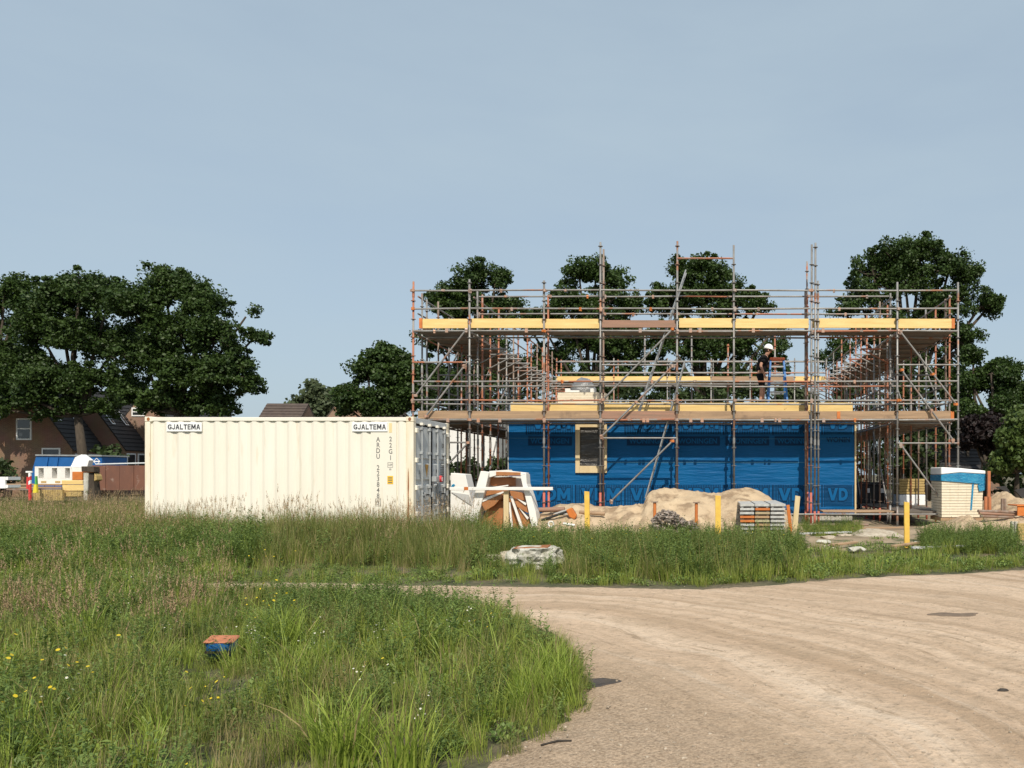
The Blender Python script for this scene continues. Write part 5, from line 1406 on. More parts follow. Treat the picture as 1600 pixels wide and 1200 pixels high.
hedge('dark hedge behind the scaffold below the trees', 800, 1225, 596, 760, 44, dens=1.0)
hedge('dark hedge behind the left end of the scaffold', 640, 830, 592, 700, 45, dens=1.0)
hedge('dark hedge behind the right end of the scaffold', 1296, 1500, 590, 700, 45, dens=1.0)
hedge('dark hedge seen through the left scaffold', 640, 800, 714, 775, 39.4, dens=1.3, th=.5)
hedge('green hedge seen through the right scaffold', 1290, 1475, 660, 775, 40, dens=1.3)
hedge('dark green undergrowth at the right edge behind the sand', 1540, 1680, 715, 775, 36, dens=1.2)
hedge('dark shrub before the brick house beside the blue skip', 150, 190, 700, 745, 42, dens=1.6, th=.6)
hedge('dark bush before the brown brick gable at the left edge', -30, 24, 722, 765, 42, dens=1.6, th=.6)

# ================================================================== houses in the background
def gable_house(name, label, origin, rot, L, Wd, eave, ridge, wallm, roofm, windows=(), lights=(), overhang=.25, chimney=None):
    """local x: along the ridge (near gable at x=0), y: across (street side at y=-Wd/2)"""
    h = thing(name, label, 'house', origin, rot)
    bm = bmesh.new()
    pts = [(-Wd / 2, 0), (Wd / 2, 0), (Wd / 2, eave), (0, ridge - .12), (-Wd / 2, eave)]
    a = [bm.verts.new((0, y, z)) for y, z in pts]; c = [bm.verts.new((L, y, z)) for y, z in pts]
    bm.faces.new(a[::-1]); bm.faces.new(c)
    for i in range(5): bm.faces.new((a[i], a[(i + 1) % 5], c[(i + 1) % 5], c[i]))
    bmesh.ops.recalc_face_normals(bm, faces=bm.faces[:])
    finish(bm, 'wall', wallm, h)
    # roof of overlapping tile courses
    for s in (-1, 1):
        bm = bmesh.new()
        run = math.hypot(Wd / 2 + overhang, ridge - eave); n = max(6, int(run / .33))
        e = Vector((0, s * (Wd / 2 + overhang), eave - overhang * (ridge - eave) / (Wd / 2))); r_ = Vector((0, 0, ridge))
        nrm = Vector((0, s * (ridge - eave), Wd / 2)).normalized()
        for k in range(n):
            p0_, p1_ = e.lerp(r_, k / n), e.lerp(r_, (k + 1) / n)
            q = [p0_ + nrm * .045, p1_ + nrm * .005, p1_ - nrm * .06, p0_ - nrm * .04]
            A = [bm.verts.new((-.02, v.y, v.z)) for v in q]; B_ = [bm.verts.new((L + .02, v.y, v.z)) for v in q]
            for i in range(4): bm.faces.new((A[i], A[(i + 1) % 4], B_[(i + 1) % 4], B_[i]))
            bm.faces.new(A[::-1]); bm.faces.new(B_)
        bmesh.ops.recalc_face_normals(bm, faces=bm.faces[:])
        rf = finish(bm, 'roof', roofm, h)
        for (x0, t0, t1, w_) in (lights if s == -1 else ()):
            p0_, p1_ = e.lerp(r_, t0) + nrm * .07, e.lerp(r_, t1) + nrm * .07
            bm = bmesh.new()
            for off, mi in ((0, 0), (.03, 1)):
                o_ = off * 2.5
                d_ = (p1_ - p0_).normalized()
                vv = [p0_ + d_ * o_ + nrm * off, p1_ - d_ * o_ + nrm * off]
                f = bm.faces.new([bm.verts.new((x0 + o_, vv[0].y, vv[0].z)), bm.verts.new((x0 + w_ - o_, vv[0].y, vv[0].z)), bm.verts.new((x0 + w_ - o_, vv[1].y, vv[1].z)), bm.verts.new((x0 + o_, vv[1].y, vv[1].z))])
                f.material_index = mi
            finish(bm, 'roof_window', [M['sign_white'], M['glass']], rf)
    for (face, u, z, w_, hh) in windows:
        if face == 'g': mkb = lambda nm, d0, d1, u0, u1, z0, z1, mt, par: box(nm, -d1, -d0, u0, u1, z0, z1, mt, par)
        else: mkb = lambda nm, d0, d1, u0, u1, z0, z1, mt, par: box(nm, u0, u1, -Wd / 2 - d1, -Wd / 2 - d0, z0, z1, mt, par)
        fr = mkb('window', .0, .05, u - w_ / 2, u + w_ / 2, z, z + hh, M['sign_white'], h)
        mkb('pane', .051, .06, u - w_ / 2 + .09, u + w_ / 2 - .09, z + .09, z + hh * .52 - .04, M['glass'], fr)
        mkb('pane', .051, .06, u - w_ / 2 + .09, u + w_ / 2 - .09, z + hh * .52 + .04, z + hh - .09, M['glass'], fr)
    if chimney:
        box('chimney', chimney - .35, chimney + .35, -.3, .3, ridge - .4, ridge + .9, wallm, h)
    return h
gable_house('brick_house', 'brown brick house with tall gable window behind the left oak', (-42.4, 48, 0), R(90), 8, 5.84, 3.05, 7.05, M['brick'], M['roof'],
            windows=(('g', .08, 3.55, .95, 1.35), ('g', -1.62, 1.65, 1.15, 1.4), ('f', .55, .9, .7, 1.8), ('f', 1.6, .9, .8, 1.8)), lights=((.35, .45, .66, .3), (1.75, .45, .66, .3)), overhang=.12)
gable_house('brick_house', 'brown brick house with two roof windows beside the container', (-41.1, 50.6, 0), R(90), 8, 5.84, 3.14, 7.1, M['brick_pale'], M['roof'],
            windows=(('f', .55, .7, .8, 2.1), ('f', 1.6, .7, .9, 2.1)), lights=((.4, .42, .66, .3), (1.6, .42, .66, .3)), overhang=.12)
gable_house('brick_house', 'pinkish brick gable with a pale window just above the container corner', (-38.5, 52.9, 0), R(90), 8, 5.84, 3.4, 7.3, M['brick_pale'], M['roof'], windows=(('g', .45, 5.4, .9, .6),), overhang=.12)
gable_house('far_house', 'brown tiled roof beyond the container between the oaks', (P(396, 0, 62).x, 64, 0), R(4), 3.3, 6, 4.6, 7.3, M['brick'], M['roof_brown'])
gable_house('far_house', 'brownish gable half hidden behind the bushy tree', (P(537, 0, 56).x, 57, 0), R(90), 8, 5, 4.6, 8.0, M['brick_pale'], M['roof_brown'])
gable_house('far_house', 'white rendered house seen through the left scaffold', (P(690, 0, 40.5).x, 42.2, 0), R(2), 2.75, 3.0, 4.3, 4.6, M['ext_wall'], M['roof_brown'])
gable_house('far_house', 'house with black roof and skylight right of the scaffold', (P(1448, 0, 44).x, 47, 0), R(2), 3.9, 8, 1.7, 4.9, M['brick'], M['roof'], lights=((2.15, .5, .78, .9),), chimney=2.6)
gable_house('far_house', 'tiny white gable with red roof right of the worker', (P(1252, 0, 80).x, 80, 0), R(80), 8, 3.2, 7.6, 9.3, M['ext_wall'], M['roof_red'])

# ================================================================== things at the left behind the grass
KD = 36.0
sk = thing('skip', 'blue steel skip with sloping ends before the brick houses', 'skip', tuple(P(100, 778, KD)))
k0 = Vector(sk.location)
def sp_(o): o.parent = sk; o.location = Vector(o.location) - k0; return o
sp_(prism('body', [(42, 764), (56, 712.5), (159, 713.5), (158, 764)], KD, 1.6, M['skip_blue'], bevel=.02))
sp_(prism('rim', [(55, 712.2), (159, 713.2), (159, 711), (55, 710)], KD - .06, 1.72, M['alu']))
for px in (72, 88, 113, 133):
    sp_(prism('rib', [(px - 6, 762), (px + 1, 715), (px + 3.2, 715), (px - 3.8, 762)], KD - .05, .052, M['skip_blue']))
bm = bmesh.new()
c_ = P(151, 721, KD - .01)
vs = [bm.verts.new((c_.x + dx_, c_.y, c_.z + dz_)) for dx_, dz_ in ((0, -.17), (.17, 0), (0, .17), (-.17, 0))]; vi = [bm.verts.new((c_.x + dx_ * .8, c_.y, c_.z + dz_ * .8)) for dx_, dz_ in ((0, -.17), (.17, 0), (0, .17), (-.17, 0))]
for k in range(4): bm.faces.new((vs[k], vs[(k + 1) % 4], vi[(k + 1) % 4], vi[k]))
bm_box(bm, c_.x - .16, c_.x + .16, c_.y - .004, c_.y, c_.z - .025, c_.z + .025)
sp_(finish(bm, 'emblem', M['sign_white'], label='white diamond emblem on the skip'))
ND = 31.0
pf = thing('window_element', 'white prefabricated element with three window openings on timber', 'building element', tuple(P(95, 757, ND)))
f0 = Vector(pf.location)
def fp(o): o.parent = pf; o.location = Vector(o.location) - f0; return o
for pl in ([(54, 757), (112, 757), (112, 747.5), (54, 747.5)], [(54, 731.5), (112, 731.5), (112, 729), (54, 729)], [(54, 747.4), (60, 747.4), (60, 731.6), (54, 731.6)], [(68, 747.4), (81, 747.4), (81, 731.6), (68, 731.6)], [(89, 747.4), (101.5, 747.4), (101.5, 731.6), (89, 731.6)], [(109, 747.4), (112, 747.4), (112, 731.6), (109, 731.6)]):
    fp(prism('frame_member', pl, ND, .3, M['white'], bevel=.008))
fp(prism('back_panel', [(58, 748), (110, 748), (110, 731), (58, 731)], ND + .301, .05, M['fleece']))
for a in (66, 88): fp(prism('vent', [(a - 2, 754.5), (a + 6, 754.5), (a + 6, 751.5), (a - 2, 751.5)], ND - .012, .01, M['wool']))
fp(prism('right_panel', [(112.2, 750), (128, 750), (128, 730), (112.2, 730)], ND + .02, .28, M['white'], bevel=.008))
hxp = prism('polystyrene_panel', [(110, 729.5), (117, 714.5), (127, 710), (139, 719), (136, 729.5)], ND + .1, .25, M['sign_white'], bevel=.01, label='white five-sided panel standing on the white element', cat='panel')
bxs = (([(112.5, 750), (128.5, 750), (128.5, 737), (112.5, 737)], 'plastic_orange', 'red-orange box on the yellow timber boxes', 'box'), ([(96, 757), (129, 757), (129, 750.4), (96, 750.4)], 'yellow_wood', 'upper yellow timber box under the orange one', 'timber_box'), ([(97, 767), (131, 767), (131, 757.6), (97, 757.6)], 'yellow_wood', 'middle yellow timber box of the left stack', 'timber_box'), ([(97, 776), (127, 776), (127, 768), (97, 768)], 'wool', 'lowest timber box of the left stack', 'timber_box'))
for pl, mm, lab, nm in bxs: prism(nm, pl, ND - .7, .6, M[mm], bevel=.012, label=lab, cat='box')
for k, (y, mm, lab) in enumerate(((757.2, 'old_board', 'upper weathered beam under the white element'), (761.5, 'old_board', 'lower weathered beam under the white element'), (764.5, 'rust_tube', 'dark beam under the white element'))):
    prism('beam', [(10, y + 1.2), (96, y + 1.4), (96, y - 1), (10, y - 1.4)], ND - .2 - .1 * k, .3, M[mm], label=lab, cat='beam')
for k in range(12):
    x_ = 52 + 3.8 * k
    prism('sheet_pile', [(x_, 782), (x_ + 3.5, 782), (x_ + 3.4, 765.5), (x_ + .1, 765.5)], ND - .9, .1, M['wool'], label=f'upright yellowish board in the low row before the white element, {["first", "second", "third", "fourth", "fifth", "sixth", "seventh", "eighth", "ninth", "tenth", "eleventh", "twelfth"][k]} from left', cat='board', group='upright boards before the white element')
stp_ = thing('wooden_stump', 'weathered mossy timber post with ragged sides beside the rusty sheet', 'post', tuple(P(141, 780, 28.5)))
q0 = Vector(stp_.location)
for pl, mm, nm, D in (([(127, 737), (147, 738), (146, 729), (126.5, 728.5)], 'bark', 'head', 28.45), ([(130, 782), (136, 782), (138, 738), (130, 738)], 'concrete', 'slab', 28.5), ([(137, 782), (149, 782), (146, 752), (146, 738), (138.5, 738)], 'bark', 'slab', 28.55), ([(146.5, 752), (151, 750), (150, 744), (147, 739)], 'wool', 'splinter', 28.5)):
    q = prism(nm, pl, D, .3, M[mm], bevel=.015); q.parent = stp_; q.location = -q0
for k in range(4):
    xa, xb = 143 + k * 22, 143 + (k + 1) * 22 - .4
    prism('steel_sheet', [(xa, 766), (xb, 766), (xb, 727.5), (xa, 727)], 34 + .03 * (k % 2), .05, M['rusty_sheet'], label=f'rusty brown steel sheet left of the container, {["first", "second", "third", "fourth"][k]} from left', cat='steel sheet', group='row of rusty steel sheets')
tube('handrail', P(150, 725.5, 35), P(232, 723.5, 35), .035, M['door_grey'], label='thin grey rail above the rusty sheets', cat='rail')
bc = thing('barrier_post', 'red and white striped marker post with white cap by the skip', 'marker post', tuple(P(47, 772, 30)))
q0 = Vector(bc.location)
for pl, mm, nm in (([(40, 738.5), (49.5, 738.5), (49.5, 736), (40, 736)], 'sign_white', 'cap'), ([(41, 764), (44, 764), (43.5, 745), (41.5, 745)], 'red', 'red_stake'), ([(44.3, 762), (47.5, 762), (47.5, 756), (44.3, 758)], 'red', 'stripe'), ([(44.3, 757.7), (47.5, 755.7), (47.5, 750), (44.3, 752)], 'sign_white', 'stripe'), ([(44.3, 751.7), (47.5, 749.7), (47.5, 744), (44.3, 746)], 'red', 'stripe'), ([(44.3, 745.7), (47.5, 743.7), (47.5, 739), (44.3, 739)], 'sign_white', 'stripe'), ([(44.3, 782), (47.5, 782), (47.5, 762.2), (44.3, 762.2)], 'red', 'foot')):
    q = prism(nm, pl, 30, .06, M[mm]); q.parent = bc; q.location = -q0
gp = thing('traffic_cone', 'slim green and yellow marker by the white element', 'marker', tuple(P(54, 772, 29.8)))
q0 = Vector(gp.location)
for pl, mm, nm in (([(54, 763), (57, 763), (56, 744), (54.5, 744)], 'green', 'upper'), ([(51, 770), (57.5, 770), (56.5, 757), (53, 757)], 'yellow', 'base')):
    q = prism(nm, pl, 29.8 if nm == 'upper' else 29.7, .08, M[mm]); q.parent = gp; q.location = -q0
wbx = thing('white_box', 'open white box at the left edge above the grass', 'box', tuple(P(0, 772, 27)))
q0 = Vector(wbx.location)
for pl, D, th in (([(-20, 763), (8, 763), (8, 745), (-20, 745)], 27, .05), ([(8.3, 763), (12.5, 762), (12.5, 757.5), (8.3, 758)], 27, .5), ([(8.3, 750), (12.5, 750), (12.5, 745), (8.3, 745)], 27, .5), ([(-20, 763), (8, 763), (8, 745), (-20, 745)], 27.5, .05)):
    q = prism('panel', pl, D, th, M['sign_white']); q.parent = wbx; q.location = -q0
# ================================================================== grass and weeds (nobody could count them)
GM = {'green': leaf_mat('grass_green', (.115, .170, .025), (.32, .37, .075), .5, .32, .25),
      'dark': leaf_mat('grass_dark', (.070, .100, .022), (.22, .24, .062), .55, .28, .25),
      'lime': leaf_mat('grass_lime', (.15, .235, .028), (.32, .39, .07), .45, .35, .2),
      'dry': leaf_mat('grass_dry', (.24, .19, .085), (.46, .37, .18), .7, .25, .25),
      'seed': leaf_mat('seed_heads', (.29, .19, .11), (.48, .35, .21), .8, .2, .25),
      'herb': leaf_mat('herb_leaves', (.075, .135, .030), (.22, .29, .075), .5, .3, .25),
      'petal_white': leaf_mat('white_petals', (.72, .70, .60), (.82, .80, .72), .6, .3, .1),
      'petal_yellow': leaf_mat('yellow_petals', (.72, .52, .02), (.82, .64, .05), .5, .3, .1)}
class Bld:
    def __init__(s): s.V = []; s.F = []; s.M = []; s.T = []; s.mats = []
    def mi(s, k):
        if k not in s.mats: s.mats.append(k)
        return s.mats.index(k)
    def quad(s, a, b_, c, d, k, t):
        i = len(s.V); s.V += [a, b_, c, d]; s.F.append((i, i + 1, i + 2, i + 3)); s.M.append(s.mi(k)); s.T += [t] * 4
    def blade(s, base, h, lean, w, k, t, seg=4, droop=.5, az=None):
        az = random.uniform(0, 6.283) if az is None else az
        dv = np.array([math.cos(az), math.sin(az), 0]); sv = np.array([-math.sin(az), math.cos(az), 0])
        tw = random.uniform(-.9, .9); sv = sv * math.cos(tw) + dv * math.sin(tw)
        prev = None
        for q in range(seg + 1):
            u = q / seg
            p = np.array(base) + dv * (lean * u ** (1.6 + droop)) + np.array([0, 0, h * (u - .18 * droop * u ** 3)])
            ww = w * (1 - u) ** .6 * (.6 + .4 * min(1, u * 4)) if q < seg else w * .08
            cur = (p - sv * ww / 2, p + sv * ww / 2)
            if prev is not None: s.quad(prev[0], prev[1], cur[1], cur[0], k, t)
            prev = cur
        return p
    def leaf(s, p, d, L, w, k, t):
        d = np.array(d, float); d /= np.linalg.norm(d); sv = np.cross(d, [0, 0, 1.0]); n_ = np.linalg.norm(sv)
        sv = sv / n_ if n_ > 1e-4 else np.array([1.0, 0, 0])
        p = np.array(p); m_ = p + d * L * .5 + np.array([0, 0, L * .06]); e = p + d * L - np.array([0, 0, L * .12])
        s.quad(p, m_ + sv * w / 2, e, m_ - sv * w / 2, k, t)
    def disc(s, p, r, k, t, nrm=None):
        n_ = np.array([random.gauss(0, .5), random.gauss(0, .5) - .35, 1.0]) if nrm is None else np.array(nrm, float)
        n_ /= np.linalg.norm(n_); u = np.cross(n_, [1, .2, 0]); u /= np.linalg.norm(u); v = np.cross(n_, u); p = np.array(p)
        for q in range(3):
            a0 = q * 2.094; pts = [p] + [p + r * (u * math.cos(a0 + d) + v * math.sin(a0 + d)) for d in (0, 1.047, 2.094)]
            s.quad(pts[0], pts[1], pts[2], pts[3], k, t)
    def obj(s, name):
        me = np_mesh(name, np.array(s.V), np.array(s.F), [GM[k] for k in s.mats], s.M, np.array(s.T))
        return bpy.data.objects.new(name, me)
ra = random.uniform
def c_grass(kind, n, h0, h1, rad, w, lean=.22, dry=.08, droop=.5):
    b_ = Bld()
    for _ in range(n):
        a_, r_ = ra(0, 6.283), rad * math.sqrt(random.random())
        h = ra(h0, h1) * (1 - .35 * r_ / rad)
        k = 'dry' if random.random() < dry else kind
        b_.blade((math.cos(a_) * r_, math.sin(a_) * r_, -.02), h, h * ra(.1, 1) * lean * 2, w * ra(.7, 1.3), k, random.random(), 4, droop, a_ + ra(-1.2, 1.2))
    return b_
def c_seed(n, h0, h1, rad, kind='dry', col='seed', lush=26, head=.16):
    b_ = c_grass('green', lush, h0 * .35, h1 * .55, rad, .007)
    for _ in range(n):
        a_, r_ = ra(0, 6.283), rad * math.sqrt(random.random())
        h = ra(h0, h1)
        az = ra(0, 6.283)
        p = b_.blade((math.cos(a_) * r_, math.sin(a_) * r_, 0), h, h * ra(.05, .3), .0035, kind if random.random() < .6 else 'green', random.random(), 4, .3, az)
        L = ra(.45, 1) * head; nq = 12 if head < .2 else 26
        for q in range(nq):
            u = q / nq
            pos = p + np.array([math.cos(az) * .02 * u, math.sin(az) * .02 * u, -L * .75 + L * u])
            d = (ra(-1, 1), ra(-1, 1), ra(.6, 1.8))
            b_.leaf(pos, d, .03 * (1.2 - u), .010, col, random.random())
    return b_
def c_herb(n, h0, h1, rad, kind='herb', leafL=.07):
    b_ = Bld()
    for _ in range(n):
        a_, r_ = ra(0, 6.283), rad * math.sqrt(random.random()); h = ra(h0, h1); az = ra(0, 6.283); ln_ = h * ra(.02, .2)
        base = np.array([math.cos(a_) * r_, math.sin(a_) * r_, 0])
        b_.blade(base, h, ln_, .006, kind, .4, 3, 0, az)
        m_ = int(h / .022)
        for q in range(m_):
            u = (q + .5) / m_
            if u < .08: continue
            pos = base + np.array([math.cos(az), math.sin(az), 0]) * ln_ * u ** 1.6 + np.array([0, 0, h * u])
            t_ = ra(0, 6.283)
            L = leafL * (1.25 - .8 * u) * ra(.7, 1.3)
            b_.leaf(pos, (math.cos(t_), math.sin(t_), ra(.1, .9)), L, L * .36, kind, random.random())
    return b_
def c_low(n, rad, kind='herb'):
    b_ = Bld()
    for _ in range(n):
        a_, r_ = ra(0, 6.283), rad * math.sqrt(random.random())
        L = ra(.03, .075)
        b_.leaf((math.cos(a_) * r_, math.sin(a_) * r_, ra(0, .10)), (ra(-1, 1), ra(-1, 1), ra(.1, 1.2)), L, L * .5, kind if random.random() < .85 else 'lime', random.random())
    return b_
def c_flower(kind, n, h0, h1, rad, r0):
    b_ = c_herb(3, h0 * .4, h1 * .7, rad, 'herb', .05)
    for _ in range(n):
        a_, r_ = ra(0, 6.283), rad * math.sqrt(random.random())
        p = b_.blade((math.cos(a_) * r_, math.sin(a_) * r_, 0), ra(h0, h1), ra(.01, .08), .004, 'herb', random.random(), 3, .2)
        b_.disc(p, r0 * ra(.7, 1.2), kind, random.random())
        if kind == 'petal_white': b_.disc(p + np.array([0, -.002, .004]), r0 * .35, 'petal_yellow', .5)
    return b_
lib = bpy.data.collections.new('plant_library')
def reg(b_, name):
    o = b_.obj(name); lib.objects.link(o); return o
types = {}
def family(key, fn, n=3):
    types[key] = []
    for k in range(n):
        nm = f'{len(lib.objects):03d}_{key}'
        types[key].append(len(lib.objects)); reg(fn(), nm)
family('green', lambda: c_grass('green', 55, .22, .52, .17, .0095), 4)
family('fine', lambda: c_grass('dark', 70, .30, .62, .15, .005, .18, .16), 4)
family('lime', lambda: c_grass('lime', 38, .35, .68, .11, .011, .3, .03, .8), 3)
family('tall', lambda: c_grass('dark', 60, .5, .95, .17, .007, .2, .12, .45), 4)
family('dry', lambda: c_grass('dry', 50, .3, .7, .15, .0045, .15, .6, .3), 3)
family('seed', lambda: c_seed(14, .55, .95, .16), 3)
family('plume', lambda: c_seed(9, .5, .8, .17, 'dry', 'seed', 22, .24), 2)
family('herb', lambda: c_herb(6, .26, .66, .17, 'herb', .085), 4)
family('low', lambda: c_low(110, .2), 3)
family('lowgrass', lambda: c_grass('green', 70, .06, .2, .17, .006, .4, .1), 3)
family('daisy', lambda: c_flower('petal_white', 12, .22, .46, .13, .0075), 2)
family('butter', lambda: c_flower('petal_yellow', 4, .3, .52, .16, .010), 2)

pts = {k: [] for k in ('grass', 'weeds', 'flowers')}
CAT = {'herb': 'weeds', 'low': 'weeds', 'seed': 'grass', 'daisy': 'flowers', 'butter': 'flowers'}
def add(key, x, y, s=1.0, z=0.0):
    pts[CAT.get(key, 'grass')].append((x, y, z, random.choice(types[key]), s))
def wchoice(d):
    r_ = random.random() * sum(d.values())
    for k, v in d.items():
        r_ -= v
        if r_ <= 0: return k
    return k
# the near meadow
EDGE = [G(715, 1212), G(800, 1170), G(880, 1128), G(926, 1088), G(918, 1050), G(885, 1012), G(820, 972), G(750, 946), G(690, 933), G(560, 927), G(420, 922), G(310, 917)]
NEAR = [(-3.6, 2.4)] + EDGE + [G(200, 912), (-14.5, 10.4), (-14.5, 2.4)]
seed_n = lambda x, y, s, o=0: mnoise.noise(Vector((x * s + o, y * s, o * 1.7)))
def px_of(x, y): return CX + F * x / y, HY + F * H / y
def edge_d(x, y, poly):
    best = 9
    for (x0, y0), (x1, y1) in zip(poly, poly[1:]):
        dx_, dy_ = x1 - x0, y1 - y0; t_ = max(0, min(1, ((x - x0) * dx_ + (y - y0) * dy_) / (dx_ * dx_ + dy_ * dy_ + 1e-9)))
        best = min(best, math.hypot(x - x0 - t_ * dx_, y - y0 - t_ * dy_))
    return best
def scatter(poly, dens, fn):
    xs_ = [p[0] for p in poly]; ys_ = [p[1] for p in poly]
    n = int((max(xs_) - min(xs_)) * (max(ys_) - min(ys_)) * dens)
    x = rng.uniform(min(xs_), max(xs_), n); y = rng.uniform(min(ys_), max(ys_), n)
    ok = inside(poly, x, y)
    for a, c in zip(x[ok], y[ok]): fn(float(a), float(c))
def near_fn(x, y):
    px, py = px_of(x, y)
    if px < -140 or py > 1420: return
    e = edge_d(x, y, EDGE)
    n1, n2 = seed_n(x, y, .9), seed_n(x, y, .55, 5)
    d = {'green': 1.2, 'fine': .7 + .8 * n1, 'lime': .22 + .5 * max(0, n2), 'low': .9, 'herb': .35 + .6 * max(0, -n1), 'lowgrass': .6, 'dry': .06}
    if px < 380 and 900 < py < 1050: d['seed'] = .16 + .25 * max(0, n2); d['dry'] = .10; d['herb'] = 1.0
    if py > 1120 and 300 < px < 620: d['dry'] = .45; d['fine'] = 1.2; d['herb'] = .1
    if py > 1010 and px < 420: d['lime'] *= 1.3; d['low'] = 1.6; d['herb'] = .6; d['butter'] = .05
    if 420 < px < 720 and py < 985: d['herb'] = 2.6; d['green'] = .5
    if px > 720: d['lime'] = .35; d['green'] = 1.4; d['fine'] = 1.2; d['herb'] = .2
    k = wchoice({a: max(0, v) for a, v in d.items()})
    s = ra(.62, 1.05) * (.78 + .35 * n2)
    if 280 < px < 430 and 1045 < py < 1110: s *= .6
    if e < .5: s *= .62 + .6 * e
    if 300 < px < 700 and e < .7 and random.random() < .45: return
    if px > 760 and py < 1130 and e > .12: s *= 1.12
    if 250 < px < 420 and 1020 < py < 1110: s *= .75
    add(k, x, y, s)
scatter(NEAR, 88, near_fn)
for (px, py, n) in ((245, 945, 4), (190, 985, 2), (252, 1025, 2), (395, 1040, 4), (490, 1040, 4), (600, 1025, 3), (735, 1010, 3), (130, 1130, 2), (560, 1120, 2), (680, 1150, 2)):
    for _ in range((n + 1) // 2):
        x, y = G(px + ra(-16, 16), py + ra(-6, 6)); add('daisy', x, y, ra(.7, 1.0))
for (px, py, n) in ((415, 985, 4), (440, 1000, 3), (780, 1030, 1), (590, 1100, 1), (60, 1160, 3), (100, 1130, 2), (300, 1170, 2), (20, 1120, 2), (415, 900, 3)):
    for _ in range(n):
        x, y = G(px + ra(-24, 24), py + ra(-8, 8)); add('butter', x, y, ra(.8, 1.1))
for _ in range(9):
    cx_, cy_ = ra(-20, 350), ra(975, 1025)
    for _ in range(random.randint(1, 4)):
        x, y = G(cx_ + ra(-16, 16), cy_ + ra(-6, 6)); add('plume', x, y, ra(.65, .95))
for (px, py, n) in ((440, 1010, 9), (560, 1190, 3), (880, 1085, 9), (830, 1100, 8), (860, 1060, 8), (130, 1000, 4), (525, 1180, 3), (640, 1200, 3)):
    for _ in range(n):
        x, y = G(px + ra(-22, 22), py + ra(-14, 14))
        if inside(NEAR, np.array([x]), np.array([y]))[0]: add('lime', x, y, ra(.7, 1.05) * (.8 if px > 800 else 1))
# the strip of tall grass between road and site
FAR0 = [(-26, 10.75), G(310, 905.5), G(500, 905.5), G(700, 909), G(900, 911.5), G(1100, 913), G(1200, 909.5), G(1300, 901.5), G(1390, 895.5), G(1480, 891.5), G(1600, 885), G(1900, 874)]
FAR = FAR0 + [(16, 17.2), (-5.5, 17.2), (-7, 17.3), (-26, 17.3)]
def far_fn(x, y):
    px, py = px_of(x, y)
    if px < -80 or px > 1680: return
    e = edge_d(x, y, FAR0)
    n1, n2 = seed_n(x, y, .6, 2), seed_n(x, y, .35, 9)
    if px < 760:
        d = {'tall': 1.6, 'fine': 1.0, 'seed': .24 + .25 * n1, 'green': .9, 'dry': .14, 'herb': .5}
        if px < 240 and y > 14.6: d['seed'] = .5; d['dry'] = .25
        elif px < 420 and y < 14.6: d = {'herb': 1.6, 'green': 1.2, 'lime': .35, 'seed': .12, 'fine': .4}
        if 560 < px < 700 and y > 14: d['seed'] = .4
        s = (.66 + .42 * min(1, e / 2.0)) * (.92 + .34 * n2) * (1.16 if px > 215 and y > 13.5 else 1.0)
        if px > 350 and e < 1.5 + .5 * n1: d = {'lowgrass': 1.2, 'low': .6, 'herb': .35, 'dry': .15}; s = .55 + .25 * n2
        if y > 16.8: s *= .9
    else:
        if px > 1250 and y > 13.2:
            # bare rubble ground with a few weeds
            if random.random() > .16 + .3 * max(0, n1): return
            d = {'lowgrass': 1.0, 'low': 1.0, 'green': .25}; s = ra(.6, 1)
            if 1440 < px < 1590 and y > 13.5 and y < 17: d = {'herb': 1.5, 'green': .8}; s = .8
        elif px > 1250:
            d = {'lowgrass': 1.6, 'low': 1.0, 'green': .5}; s = ra(.6, 1.0)
        else:
            d = {'herb': 2.0, 'green': 1.1, 'tall': .25, 'fine': .5, 'low': .3, 'butter': .13}; s = .62 + .30 * min(1, e / 1.5) + .15 * n2
            if y > 15.5: s *= .75
            if 770 < px < 890 and 10 < y < 12.4: s *= .62
    if e < .45: d = {'lowgrass': 1.2, 'low': 1, 'green': .7}; s = .5 + e
    add(wchoice({a: max(0, v) for a, v in d.items()}), x, y, s * ra(.8, 1.15))
scatter(FAR, 40, far_fn)
# weeds growing on the bare ground at the right, along the pallet
for _ in range(260):
    px, py = ra(1440, 1585), ra(842, 862); x, y = G(px, py); add('herb' if random.random() < .6 else 'green', x, y, ra(.5, .9))
for _ in range(240):
    px, py = ra(1250, 1345), ra(822, 838); x, y = G(px, py); add('green' if random.random() < .7 else 'herb', x, y, ra(.35, .7))
# the rough field further back on the left
BACK = [(-36, 17.3), (-10.0, 17.3), (-9.5, 20.5), (-12, 30), (-36, 33)]
def back_fn(x, y):
    px, py = px_of(x, y)
    if px < -60 or px > 260: return
    d = {'tall': 1.6, 'seed': .7, 'dry': .35, 'green': 1.6, 'lime': .4}
    add(wchoice(d), x, y, ra(.75, 1.1))
scatter(BACK, 13, back_fn)

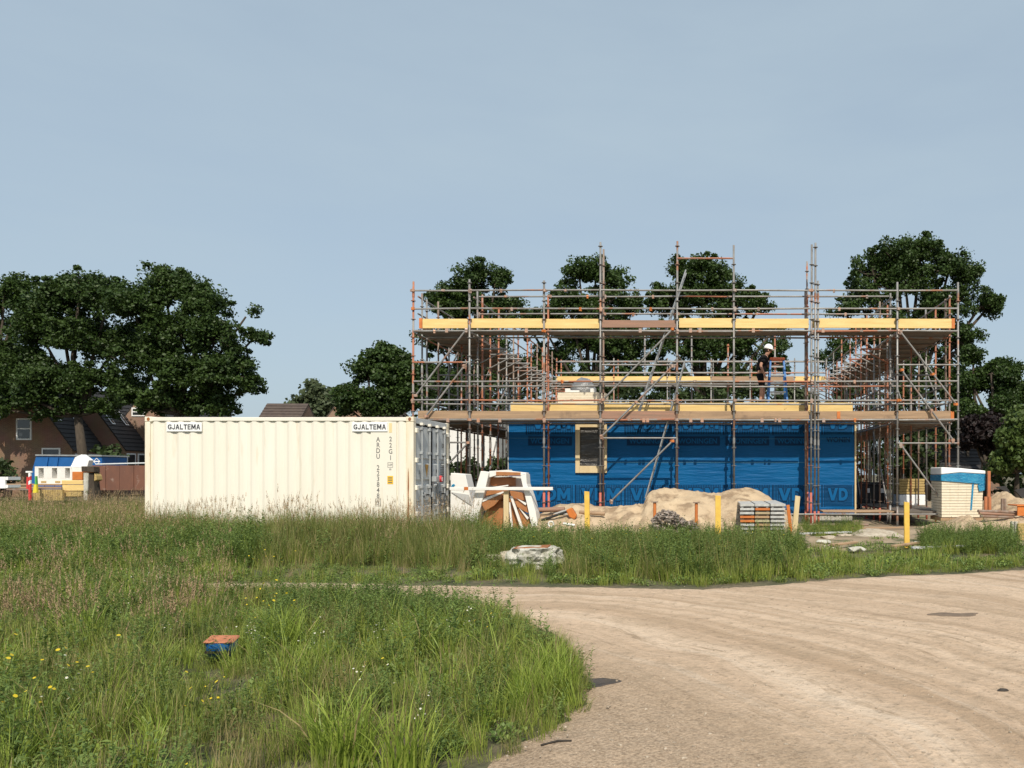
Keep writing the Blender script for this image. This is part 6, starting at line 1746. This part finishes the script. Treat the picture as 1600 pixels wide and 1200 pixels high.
def scatter_object(name, plist, label, cat):
    me = bpy.data.meshes.new(name)
    me.from_pydata([(p[0], p[1], ground_z(p[0], p[1]) - .03) for p in plist], [], [])
    at = me.attributes.new('idx', 'INT', 'POINT'); at.data.foreach_set('value', np.array([p[3] for p in plist], np.int32))
    at = me.attributes.new('siz', 'FLOAT', 'POINT'); at.data.foreach_set('value', np.array([p[4] for p in plist], np.float32))
    rot = np.stack([rng.normal(0, .15, len(plist)), rng.normal(0, .15, len(plist)), rng.uniform(0, 6.283, len(plist))], 1).astype(np.float32)
    at = me.attributes.new('rot', 'FLOAT_VECTOR', 'POINT'); at.data.foreach_set('vector', rot.ravel())
    o = put(bpy.data.objects.new(name, me), None, label, cat, kind='stuff')
    ng = bpy.data.node_groups.new(name, 'GeometryNodeTree')
    ng.interface.new_socket('Geometry', in_out='INPUT', socket_type='NodeSocketGeometry'); ng.interface.new_socket('Geometry', in_out='OUTPUT', socket_type='NodeSocketGeometry')
    N = ng.nodes; Lk = ng.links
    gi, go = N.new('NodeGroupInput'), N.new('NodeGroupOutput')
    ci = N.new('GeometryNodeCollectionInfo'); ci.inputs['Collection'].default_value = lib; ci.inputs['Separate Children'].default_value = True; ci.inputs['Reset Children'].default_value = True
    ip = N.new('GeometryNodeInstanceOnPoints'); ip.inputs['Pick Instance'].default_value = True
    def attr(nm, ty):
        q = N.new('GeometryNodeInputNamedAttribute'); q.data_type = ty; q.inputs['Name'].default_value = nm; return q.outputs['Attribute']
    er = N.new('FunctionNodeEulerToRotation')
    Lk.new(gi.outputs[0], ip.inputs['Points']); Lk.new(ci.outputs[0], ip.inputs['Instance']); Lk.new(attr('idx', 'INT'), ip.inputs['Instance Index'])
    Lk.new(attr('rot', 'FLOAT_VECTOR'), er.inputs[0]); Lk.new(er.outputs[0], ip.inputs['Rotation']); Lk.new(attr('siz', 'FLOAT'), ip.inputs['Scale']); Lk.new(ip.outputs[0], go.inputs[0])
    md = o.modifiers.new('scatter', 'NODES'); md.node_group = ng
scatter_object('grass', pts['grass'], 'tall green and tan grass of the meadow and verge', 'grass')
scatter_object('weeds', pts['weeds'], 'leafy dark green weeds growing through the grass', 'weeds')
scatter_object('wildflowers', pts['flowers'], 'small white daisies and yellow flowers in the grass', 'flowers')
print('PLANTS', {k: len(v) for k, v in pts.items()})
